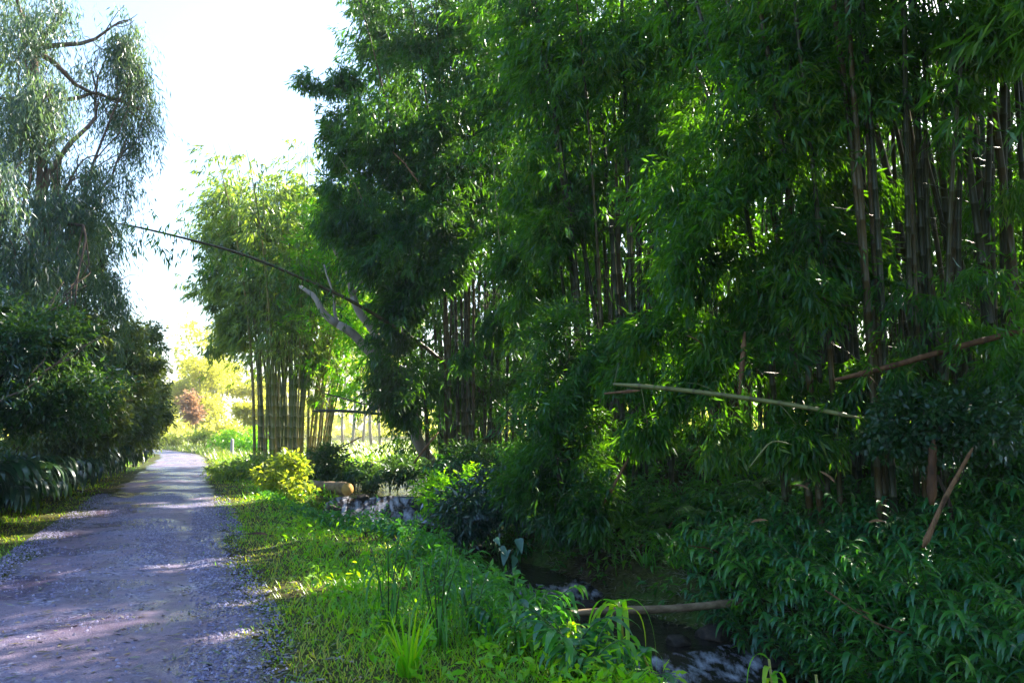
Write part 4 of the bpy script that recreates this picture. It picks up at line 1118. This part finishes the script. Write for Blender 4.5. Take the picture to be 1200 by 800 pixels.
gp = [ginger(300 + i, 12 + i % 3, .8 + .08 * i) for i in range(5)]
scatter(gp, bank_spots(225, 5.6, 12.5, .08, 4.4, 301, .8, 1.25, .27), 'dark green ginger plant with drooping pointed leaves, massed on the near right bank', 'ginger plants massed on the near bank')
gp2 = [ginger(320 + i, 10, .55) for i in range(3)]
scatter(gp2, bank_spots(80, 11.0, 22, .05, 4.5, 302, .9, 1.4, .4), 'small leafy ginger plant on the far bank near the drooping shrub', 'small ginger plants on the far bank')
fp = [fern(340 + i, 10 + i, .7 + .08 * i) for i in range(3)]
scatter(fp, bank_spots(130, 7.5, 15.5, 1.4, 6.8, 303, .9, 1.6, .36), 'green fern with arching fronds on the slope under the leaning poles', 'ferns on the bank under the bamboo')
def archgrass(seed):
    global R
    R = np.random.default_rng(seed)
    t = thing('arching_reed', 'x', 'reed clump', (0, 0, 0))
    n = 26; az = R.random(n) * 6.28; d = np.stack([np.cos(az), np.sin(az), np.zeros(n)], 1)
    g = Geo(); blades(g, d * .05, d * .5 * (.4 + R.random((n, 1))) + np.array([0, 0, .9]), d + np.array([0, 0, .2]), .5 + .5 * R.random(n), .022 + .012 * R.random(n), 7, .7 + .9 * R.random(n), fold=.25, wprof=LANCE)
    g.build('blades', M['fern_leaf'], t)
    return t


ag = [archgrass(350 + i) for i in range(4)]
scatter(ag, bank_spots(60, 5.6, 14, .3, 5.0, 304, .7, 1.25, .5), 'light green arching reed clump poking up among the ginger and ferns', 'arching reed clumps on the bank')
rgc = np.random.default_rng(355)
canes = bank_spots(16, 6.5, 15, .5, 6, 305, 1, 1, .8)
R = np.random.default_rng(356)
for (x, y, _s) in canes:
    z = H1(x, y); az = rgc.random() * 6.28; l_ = .5 + .9 * rgc.random(); el = .1 + .5 * rgc.random()
    b0 = np.array([x, y, z + .12]); b1 = b0 + l_ * np.array([math.cos(az) * math.cos(el), math.sin(az) * math.cos(el), math.sin(el)])
    t = thing('dead_cane', 'thin dead brown cane lying aslant among the bank plants', 'cane', b0, 'dead canes on the bank')
    g = Geo(); limb(g, b0, b1, .014, .007, 6, .05, 8, 0); limb(g, b0 * .4 + b1 * .6, b0 * .4 + b1 * .6 + rgc.normal(size=3) * .15, .006, .002, 4, .05, 4, 0); g.build('cane', M['culm_dead'], t, smooth=True)
bp_ = [broad(360 + i) for i in range(3)]
sp_ = []
rg = np.random.default_rng(361)
for y in np.arange(11.8, 29, .62):
    x = float(road_c(y)) - ROAD_HW / .93 - 1.25 - .3 * rg.random() + .02 * (y - 10)
    sp_.append((x, y, .95 + .35 * rg.random()))
    if rg.random() < .6: sp_.append((x - .9 - .4 * rg.random(), y + .3, .9 + .35 * rg.random()))
scatter(bp_, sp_, 'glossy dark plant with rows of hanging broad leaves, along the left verge of the track', 'broad leaved plants along the left verge')
# soft leafy herbs along the near stream bank on the grass side
hp = [ginger(380 + i, 9, .42) for i in range(3)]
rg = np.random.default_rng(381); hs = []
while len(hs) < 110:
    y = 5.2 + 13 * rg.random(); x = rg.uniform(-5, 3)
    sd, wl, hw = stream_info(np.array([x]), np.array([y])); e = -sd[0] - hw[0]
    if (.0 < e < 1.5 + .5 * rg.random()) and not (y > 13.8 and rg.random() < .9) and not (9.6 < y < 13.8 and rg.random() < .6) and all((x - q[0]) ** 2 + (y - q[1]) ** 2 > .06 for q in hs): hs.append((x, y, (.7 + .6 * rg.random()) * (.65 if y > 8 else .85)))
for p in hp: p.name = 'bank_herb'
scatter(hp, hs, 'low leafy herb in the green fringe between the grass strip and the stream', 'leafy herbs fringing the stream')

# ------------------------------------------------------------------ single foreground plants
def reed(px, py, label, n, ln, width, mat, seed, spread=.35, stiff=.9, stalks=0, D=None):
    global R
    R = np.random.default_rng(seed)
    c = at_ground(px, py) if D is None else np.array([*at(px, py, D)[:2], 0.0])
    c[2] = H1(c[0], c[1])
    t = thing('reed_clump', label, 'reed', c)
    g = Geo()
    az = R.random(n) * 6.28; d = np.stack([np.cos(az), np.sin(az), np.zeros(n)], 1)
    P = c + d * .06 * R.random((n, 1))
    Dr = d * spread * (.4 + R.random((n, 1))) + np.array([0, 0, stiff])
    blades(g, P, Dr, d + np.array([0, 0, .2]), ln * (.55 + .5 * R.random(n)), width, 7, .35 + 1.0 * R.random(n) ** 1.5, fold=.25, wprof=lambda t_: max(.03, (1 - t_) ** .6))
    g.build('blades', mat, t)
    if stalks:
        s = Geo(); f = Geo()
        for q in range(stalks):
            a = R.random() * 6.28; dd = np.array([math.cos(a), math.sin(a), 0])
            tt = np.linspace(0, 1, 8)[:, None]; h = ln * (1.0 + .35 * R.random())
            Pp = c + dd * .1 * R.random() + np.array([0, 0, h]) * tt + dd * h * .22 * tt ** 2
            tube(s, Pp, np.linspace(.008, .004, 8), 5, .4)
            for w in range(7):
                u_ = .3 + .7 * w / 7; p = np.array([np.interp(u_, tt[:, 0], Pp[:, k_]) for k_ in range(3)])
                a2 = R.random() * 6.28
                blades(f, p[None], np.array([[math.cos(a2), math.sin(a2), .9]]), np.array([[math.cos(a2), math.sin(a2), 1.]]), .42 + .2 * R.random(), .026, 7, 1.5, fold=.3, wprof=LANCE)
        s.build('stalk', M['stem'], t); f.build('foliage', mat, t)
    return t


reed(478, 792, 'yellow-green arching reed clump standing alone in the near grass', 55, .8, .018, M['lime_leaf'], 401, .35, .9)
reed(512, 762, 'tall reed clump with stalks arching over at the grass edge by the stream', 26, .6, .018, M['fern_leaf'], 402, .4, .9, stalks=7)
reed(552, 742, 'bluish leafy reeds crowding the bank behind the yellow-green reed clump', 20, .36, .028, M['ginger_leaf'], 403, .5, .8, stalks=4)
reed(610, 770, 'leafy reeds hiding the riffle, beside the drooping light green plant', 16, .28, .022, M['fern_leaf'], 404, .6, .7, stalks=2)
reed(455, 745, 'thick dark reed clump on the grass side of the bank', 40, .6, .02, M['fern_leaf'], 405, .45, .8, stalks=4)
reed(865, 745, 'dry straw-coloured grass clump hanging from the bank beside the earthy boulder', 70, .5, .012, M['grass_dry'], 406, .7, .5, D=9.3)
reed(925, 735, 'green and straw reed clump on the bank under the ginger', 45, .55, .014, M['grass'], 407, .5, .7, D=8.8)
reed(430, 690, 'low bright grass clump in front of the leafy fringe', 45, .35, .012, M['grass'], 408, .6, .6)


def cane(px_base, py_base, D, px_top, py_top, label, n, ln, w, seed, mat=M['lime_leaf'], low=2):
    """one upright stalk with long leaves bending down from its top"""
    global R
    R = np.random.default_rng(seed)
    top = at(px_top, py_top, D); b = at(px_base, py_base, D); b[2] = H1(b[0], b[1])
    t = thing('cane_plant', label, 'plant', b)
    s = Geo(); tt = np.linspace(0, 1, 8)[:, None]
    P = b + (top - b) * tt + np.array([.04, 0, 0]) * np.sin(tt * 3)
    tube(s, P, np.linspace(.014, .008, 8), 7, .6); s.build('stalk', M['stem_yellow'], t, smooth=True)
    f = Geo()
    az = np.arange(n) / n * 6.28 + R.normal(size=n) * .25
    d = np.stack([np.cos(az), np.sin(az) * .8, np.zeros(n)], 1)
    u_ = np.where(np.arange(n) < n - low, .86 + .14 * R.random(n), .35 + .3 * R.random(n))
    C = np.stack([np.interp(u_, tt[:, 0], P[:, w_]) for w_ in range(3)], 1)
    blades(f, C, d + np.array([0, 0, .75]), d * .6 + np.array([0, 0, .7]), ln * (.75 + .4 * R.random(n)), w, 9, 1.9 + .5 * R.random(n), fold=.3, wprof=LANCE)
    f.build('foliage', mat, t)


cane(722, 830, 6.1, 724, 705, 'light green cane plant with long leaves drooping from its stalk top, over the stream', 15, .52, .05, 411)
cane(668, 830, 6.4, 664, 735, 'smaller cane plant just beside the tall drooping one', 11, .42, .04, 412)
cane(905, 850, 5.4, 900, 772, 'young cane plant rising at the bottom of the lower pool', 7, .3, .04, 413, low=1)
cane(958, 850, 5.4, 955, 790, 'short pale-leaved cane plant on the near lip of the lower pool', 8, .26, .05, 414, low=1)
cane(760, 850, 5.6, 752, 765, 'dark green cane with wide leaves at the foot of the drooping cane plant', 7, .36, .085, 415, M['ginger_leaf'], 1)
cane(640, 838, 6.0, 640, 770, 'feathery low cane between the reeds and the drooping cane plant', 13, .34, .03, 416)
cane(555, 842, 6.0, 556, 765, 'slim low cane growing in the reeds near the grass', 10, .34, .028, 417, M['fern_leaf'])

# taro by the middle pool
c = at(598, 668, 12.6); c[2] = H1(c[0], c[1])
R = np.random.default_rng(420)
t = thing('taro_plant', 'blue-green taro with heart-shaped leaves by the middle pool', 'plant', c)
s, f = Geo(), Geo()
for px, py, sz in [(595, 648, .26), (607, 634, .22), (586, 644, .18), (603, 655, .2), (580, 634, .15)]:
    p = at(px, py, 12.5)
    tt = np.linspace(0, 1, 6)[:, None]
    tube(s, c + (p - c) * tt + np.array([0, 0, .05]) * np.sin(tt * 3), np.linspace(.012, .006, 6), 5, .5)
    blades(f, (p + np.array([0, 0, .04]))[None], np.array([[R.normal() * .6, -.5 + R.normal() * .3, -.55]]), np.array([[R.normal() * .4, -1., .7]]), sz, sz * .8, 7, .5, fold=.4, wprof=lambda t_: max(.03, min(1, (t_ + .12) * 3.4)) * max(.02, 1 - t_) ** .7)
s.build('stem', M['stem'], t); f.build('leaf_blade', M['taro_leaf'], t)

# ------------------------------------------------------------------ ground cover (stuff)
R = np.random.default_rng(500)


def stuff(geo, name, mat, label):
    o = geo.build(name, mat); o['kind'] = 'stuff'; o['label'] = label; o['category'] = name.replace('_', ' ')
    return o


# grass strip between track and stream, and on the left verge
n = 330000
y = 3.6 + 42 * R.random(n) ** 2.1
x = R.uniform(-1, 1, n) * (.66 * y + 1)
sd, wl, hw = stream_info(x, y)
rd = (x - road_c(y)) * .93
e = -sd - hw
patch = np.sin(x * 2.1 + 1.3 * np.sin(y * 1.1)) * np.sin(y * 1.7 + x) * .5 + .5
edge = ROAD_HW * (1.0 + .05 * np.sin(y * .9 + 2) + .06 * np.sin(y * 3.7) + .05 * np.sin(y * 8.3))
ok = (rd > edge + .12 * R.normal(size=n)) & (e > -.1) & (R.random(n) < .45 + .55 * patch)
okl = (rd < -edge * .86 - .05 - .2 * R.random(n)) & (rd > -5) & (R.random(n) < .25 + .6 * patch)
ok = ok | okl
x, y, e, rd, patch = x[ok], y[ok], e[ok], rd[ok], patch[ok]
n = len(x)
P = np.stack([x, y, height(x, y) - .01], 1)
az = R.random(n) * 6.28
d = np.stack([np.cos(az), np.sin(az), np.zeros(n)], 1)
near_edge = np.clip((np.abs(rd) - ROAD_HW) / 1.0, .25, 1)
ln = 1.35 * (.05 + .10 * R.random(n) + .12 * patch * R.random(n)) * (.45 + .55 * near_edge) * (1 + .8 * np.clip(1 - np.abs(e) / 1.5, 0, 1)) * (1 + y * .012)
g = Geo()
tb = np.clip(.25 + .45 * (1 - patch) + .22 * R.normal(size=n) + .42 * (1 - near_edge) * (R.random(n) < .7), 0, 1)
blades(g, P, d * .55 + np.array([0, 0, .8]), d, ln, .006 + .0005 * y, 3, .3 + .8 * R.random(n), tint=tb)
stuff(g, 'grass', M['grass'], 'green grass strip between the track and the stream and along the left verge')
# far sunlit grass
n = 40000
y = R.uniform(38, 85, n); x = R.uniform(-40, 2, n)
rd = (x - road_c(y)); ok = np.abs(rd) > 1.5
x, y = x[ok], y[ok]; n = len(x)
P = np.stack([x, y, height(x, y) - .02], 1); az = R.random(n) * 6.28; d = np.stack([np.cos(az), np.sin(az), np.zeros(n)], 1)
g = Geo(); blades(g, P, d * .5 + np.array([0, 0, .9]), d, .3 + .4 * R.random(n), .03, 2, .4)
stuff(g, 'meadow_grass', M['grass_far'], 'long sunlit yellow grass past the bend of the track')


# low leafy cover on both banks
def cover(n, ymin, ymax, side, e0, e1, L, W, name, mat, label, hgt, seed, ypow=1.4, k=5):
    global R
    R = np.random.default_rng(seed)
    y = ymin + (ymax - ymin) * R.random(n) ** ypow; x = R.uniform(-1, 1, n) * (.66 * y + 1.5)
    sd, wl, hw = stream_info(x, y); e = sd * side - hw
    pt = np.sin(x * 1.9 + np.sin(y * 1.3) * 1.2) * np.sin(y * 1.6 - .7 * x) * .5 + .5
    ok = (e > e0) & (e < e1) & (R.random(n) < .35 + .65 * pt)
    if side > 0: ok &= ~((y > 11) & (y < 13.2) & (e < .55 + .2 * np.sin(y * 3)) & (R.random(n) < .8))
    if side < 0: ok &= (x - road_c(y)) > ROAD_HW + .7
    x, y, pt = x[ok], y[ok], pt[ok]; n = len(x)
    hh = R.random(n) ** .7 * hgt * (.35 + .65 * pt) * (np.where(y > 13.5, .35, 1.0) if side < 0 else 1.0)
    C = np.stack([x, y, height(x, y) + .02 + hh], 1)
    D = R.normal(size=(n, 3)); D[:, 2] = np.abs(D[:, 2]) * .3
    g = Geo(); sprays(g, C, D, k, L, W, .12, .3, .9, tint_base=np.clip(.2 + .5 * pt + .2 * R.normal(size=n), 0, 1)[:, None])
    stuff(g, name, mat, label)


cover(34000, 5, 28, 1, .0, 9.0, .16, .042, 'undergrowth', M['cover'], 'dark leafy undergrowth covering the bank under the bamboo', .6, 510)
cover(30000, 7, 30, -1, .0, 1.7, .09, .028, 'waterside_weeds', M['fern_leaf'], 'soft green weeds along the grass side of the stream', .42, 511)
cover(9000, 4.5, 24, -1, .6, 5.0, .075, .03, 'grass_weeds', M['lime_leaf'], 'small bright weeds growing through the grass strip', .16, 512)
# bamboo leaf litter: bank and track
R = np.random.default_rng(520)
n = 26000
y = 3.4 + 26 * R.random(n) ** 1.9; x = R.uniform(-1, 1, n) * (.66 * y + 1)
sd, wl, hw = stream_info(x, y); rd = (x - road_c(y)) * .93
onroad = np.abs(rd) < ROAD_HW * 1.15
ok = (onroad & (R.random(n) < .30 + .5 * (np.abs(rd) / ROAD_HW) ** 3)) | ((sd > hw) & (R.random(n) < .9)) | ((rd < -ROAD_HW) & (rd > -2.6) & (R.random(n) < .7)) | ((rd > ROAD_HW) & (rd < ROAD_HW + .5) & (R.random(n) < .4))
x, y, onroad = x[ok], y[ok], onroad[ok]; n = len(x)
z = height(x, y) + np.where(onroad, .048 - .03 * np.abs((x - road_c(y)) * .93 / ROAD_HW), .02)
az = R.random(n) * 6.28
D = np.stack([np.cos(az), np.sin(az), R.normal(size=n) * .15], 1); N = np.stack([R.normal(size=n) * .25, R.normal(size=n) * .25, np.ones(n)], 1)
g = Geo(); leaves(g, np.stack([x, y, z], 1), D, N, .05 + .08 * R.random(n), .012 + .012 * R.random(n), .1, gap=False)
n = 16000                                                # thick straw on the bank's bare ledges
y = R.uniform(6, 15, n); x = R.uniform(-1, 4.5, n); sd, wl, hw = stream_info(x, y); e = sd - hw
kk = (e > -.05) & (e < 1.3) & (R.random(n) < 1.2 - e * .6); x, y = x[kk], y[kk]; n = len(x)
az = R.random(n) * 6.28; D = np.stack([np.cos(az), np.sin(az), R.normal(size=n) * .25], 1); N = np.stack([R.normal(size=n) * .3, R.normal(size=n) * .3, np.ones(n)], 1)
leaves(g, np.stack([x, y, height(x, y) + .015 + .03 * R.random(n)], 1), D, N, .07 + .14 * R.random(n), .010 + .014 * R.random(n), .12, gap=False)
stuff(g, 'leaf_litter', M['litter'], 'dry fallen leaves scattered on the track and under the bamboo')

# loose stones on the track
R = np.random.default_rng(530)
n = 90000
y = 3.6 + 16 * R.random(n) ** 1.8; rd = R.uniform(-1.32, 1.6, n); x = road_c(y) + rd / .93
bare = .5 + .35 * np.sin(rd * 3.1 + .8 * np.sin(y * .7) - 1.2) + .3 * np.sin(y * .83 + 2 * rd) * np.sin(rd * 2.3 + y * .31) + .12 * R.normal(size=n)
bare = bare - .4 * np.exp(-((np.abs(rd / ROAD_HW) - .5) / .15) ** 2)
kk = (R.random(n) < np.clip(bare * 1.5 - .35, .03, 1)); x, y, rd = x[kk], y[kk], rd[kk]; n = len(x)
s = .006 + .013 * R.random(n) ** 2.5
z = height(x, y) + .034 - .028 * np.abs(rd / ROAD_HW) ** 2.5 - .022 * np.exp(-((np.abs(rd / ROAD_HW) - .52) / .17) ** 2) + s * .1
oct_ = np.array([[1, 0, 0], [0, 1, 0], [-1, 0, 0], [0, -1, 0], [.25, .2, .75], [-.3, -.1, .7]])
V = np.stack([x, y, z], 1)[:, None] + oct_[None] * (s[:, None] * (.7 + .6 * R.random((n, 6))))[..., None]
q = np.array([(0, 1, 4, 4), (1, 2, 5, 4), (2, 3, 5, 5), (3, 0, 4, 5)])
quads = np.array([(1, 2, 5, 4), (3, 0, 4, 5)]); tris = np.array([(0, 1, 4), (2, 3, 5)])
Fq = (np.arange(n)[:, None, None] * 6 + quads[None]).reshape(-1, 4); Ft = (np.arange(n)[:, None, None] * 6 + tris[None]).reshape(-1, 3)
me = make_mesh('gravel', V.reshape(-1, 3), np.concatenate([Fq.ravel(), Ft.ravel()]), np.r_[np.full(len(Fq), 4), np.full(len(Ft), 3)], False, {'tint': np.repeat(R.random(n), 6)})
gm, nt, out = new_mat('loose_stone')
a = nt.nodes.new('ShaderNodeAttribute'); a.attribute_name = 'tint'
rr = ramp(nt, [(0, (.07, .065, .11)), (.6, (.13, .12, .24)), (1, (.33, .31, .46))], a.outputs['Fac'])  # stones carry the skylight blue in their own colour, like the track
bb = nt.nodes.new('ShaderNodeBsdfPrincipled'); bb.inputs['Roughness'].default_value = .55; nt.links.new(rr.outputs[0], bb.inputs['Base Color']); nt.links.new(bb.outputs[0], out.inputs['Surface'])
me.materials.append(gm)
o = bpy.data.objects.new('gravel', me); COL.objects.link(o); o['kind'] = 'stuff'; o['label'] = 'loose gravel stones on the near track, blue skylight put into their colour'; o['category'] = 'gravel'

# a dead bark piece on the grass
c = at(290, 628, 11.9); c[2] = H1(c[0], c[1]) + .06
t = thing('bark_piece', 'curled reddish bark piece lying on the grass at the track edge', 'bark', c)
g = Geo(); blades(g, c[None], np.array([[1, .1, .05]]), np.array([[0, -.3, 1.]]), .32, .09, 5, .15, fold=.5, wprof=OVAL); g.build('bark', M['culm_dead'], t)

# ------------------------------------------------------------------ haze
HAZE = 0.0007
if HAZE:
    hm, nt, out = new_mat('haze_air')
    v = nt.nodes.new('ShaderNodeVolumePrincipled')
    v.inputs['Color'].default_value = (.95, .95, .92, 1); v.inputs['Density'].default_value = HAZE; v.inputs['Anisotropy'].default_value = .2
    nt.links.new(v.outputs[0], out.inputs['Volume'])
    V = np.array([[sx, sy, sz] for sz in (-3, 26) for sx, sy in ((-1000, -400), (1000, -400), (1000, 1200), (-1000, 1200))], float)
    me = make_mesh('haze', V, np.array([(0, 3, 2, 1), (4, 5, 6, 7), (0, 1, 5, 4), (1, 2, 6, 5), (2, 3, 7, 6), (3, 0, 4, 7)]), [4] * 6)
    me.materials.append(hm)
    o = bpy.data.objects.new('haze', me); COL.objects.link(o); o['kind'] = 'stuff'; o['label'] = 'pale sunlit haze hanging in the air of the valley'; o['category'] = 'haze'

# ------------------------------------------------------------------ light, sky, camera
w = bpy.data.worlds.new('World'); scene.world = w; w.use_nodes = True
nt = w.node_tree; nt.nodes.clear()
sky = nt.nodes.new('ShaderNodeTexSky'); sky.sky_type = 'NISHITA'; sky.sun_disc = False
sky.sun_elevation = SUN_EL; sky.sun_rotation = SUN_AZ
sky.air_density = 1.2; sky.dust_density = 2.6; sky.ozone_density = 5.0
bg = nt.nodes.new('ShaderNodeBackground'); bg.inputs['Strength'].default_value = .11
out = nt.nodes.new('ShaderNodeOutputWorld')
nt.links.new(sky.outputs[0], bg.inputs[0]); nt.links.new(bg.outputs[0], out.inputs[0])
sl = bpy.data.lights.new('sun', 'SUN'); sl.energy = 5.0; sl.angle = math.radians(.53); sl.color = (1, .90, .72)
so = bpy.data.objects.new('sun', sl); COL.objects.link(so)
so.rotation_euler = Vector(SUN).to_track_quat('Z', 'Y').to_euler()

cd = bpy.data.cameras.new('camera'); cd.sensor_width = 36; cd.lens = 36 * F / 1200; cd.clip_end = 3000
co = bpy.data.objects.new('camera', cd); COL.objects.link(co)
co.location = tuple(EYE); co.rotation_euler = (math.pi / 2 + TH, 0, 0)
scene.camera = co
vs = scene.view_settings
vs.view_transform = 'Standard'; vs.look = 'None'; vs.gamma = 1; vs.use_curve_mapping = False
vs.exposure = 2.28
cy = scene.cycles
cy.use_denoising = True
cy.max_bounces = 7; cy.diffuse_bounces = 3; cy.glossy_bounces = 2; cy.transmission_bounces = 5; cy.volume_bounces = 1; cy.transparent_max_bounces = 8
cy.sample_clamp_indirect = 6
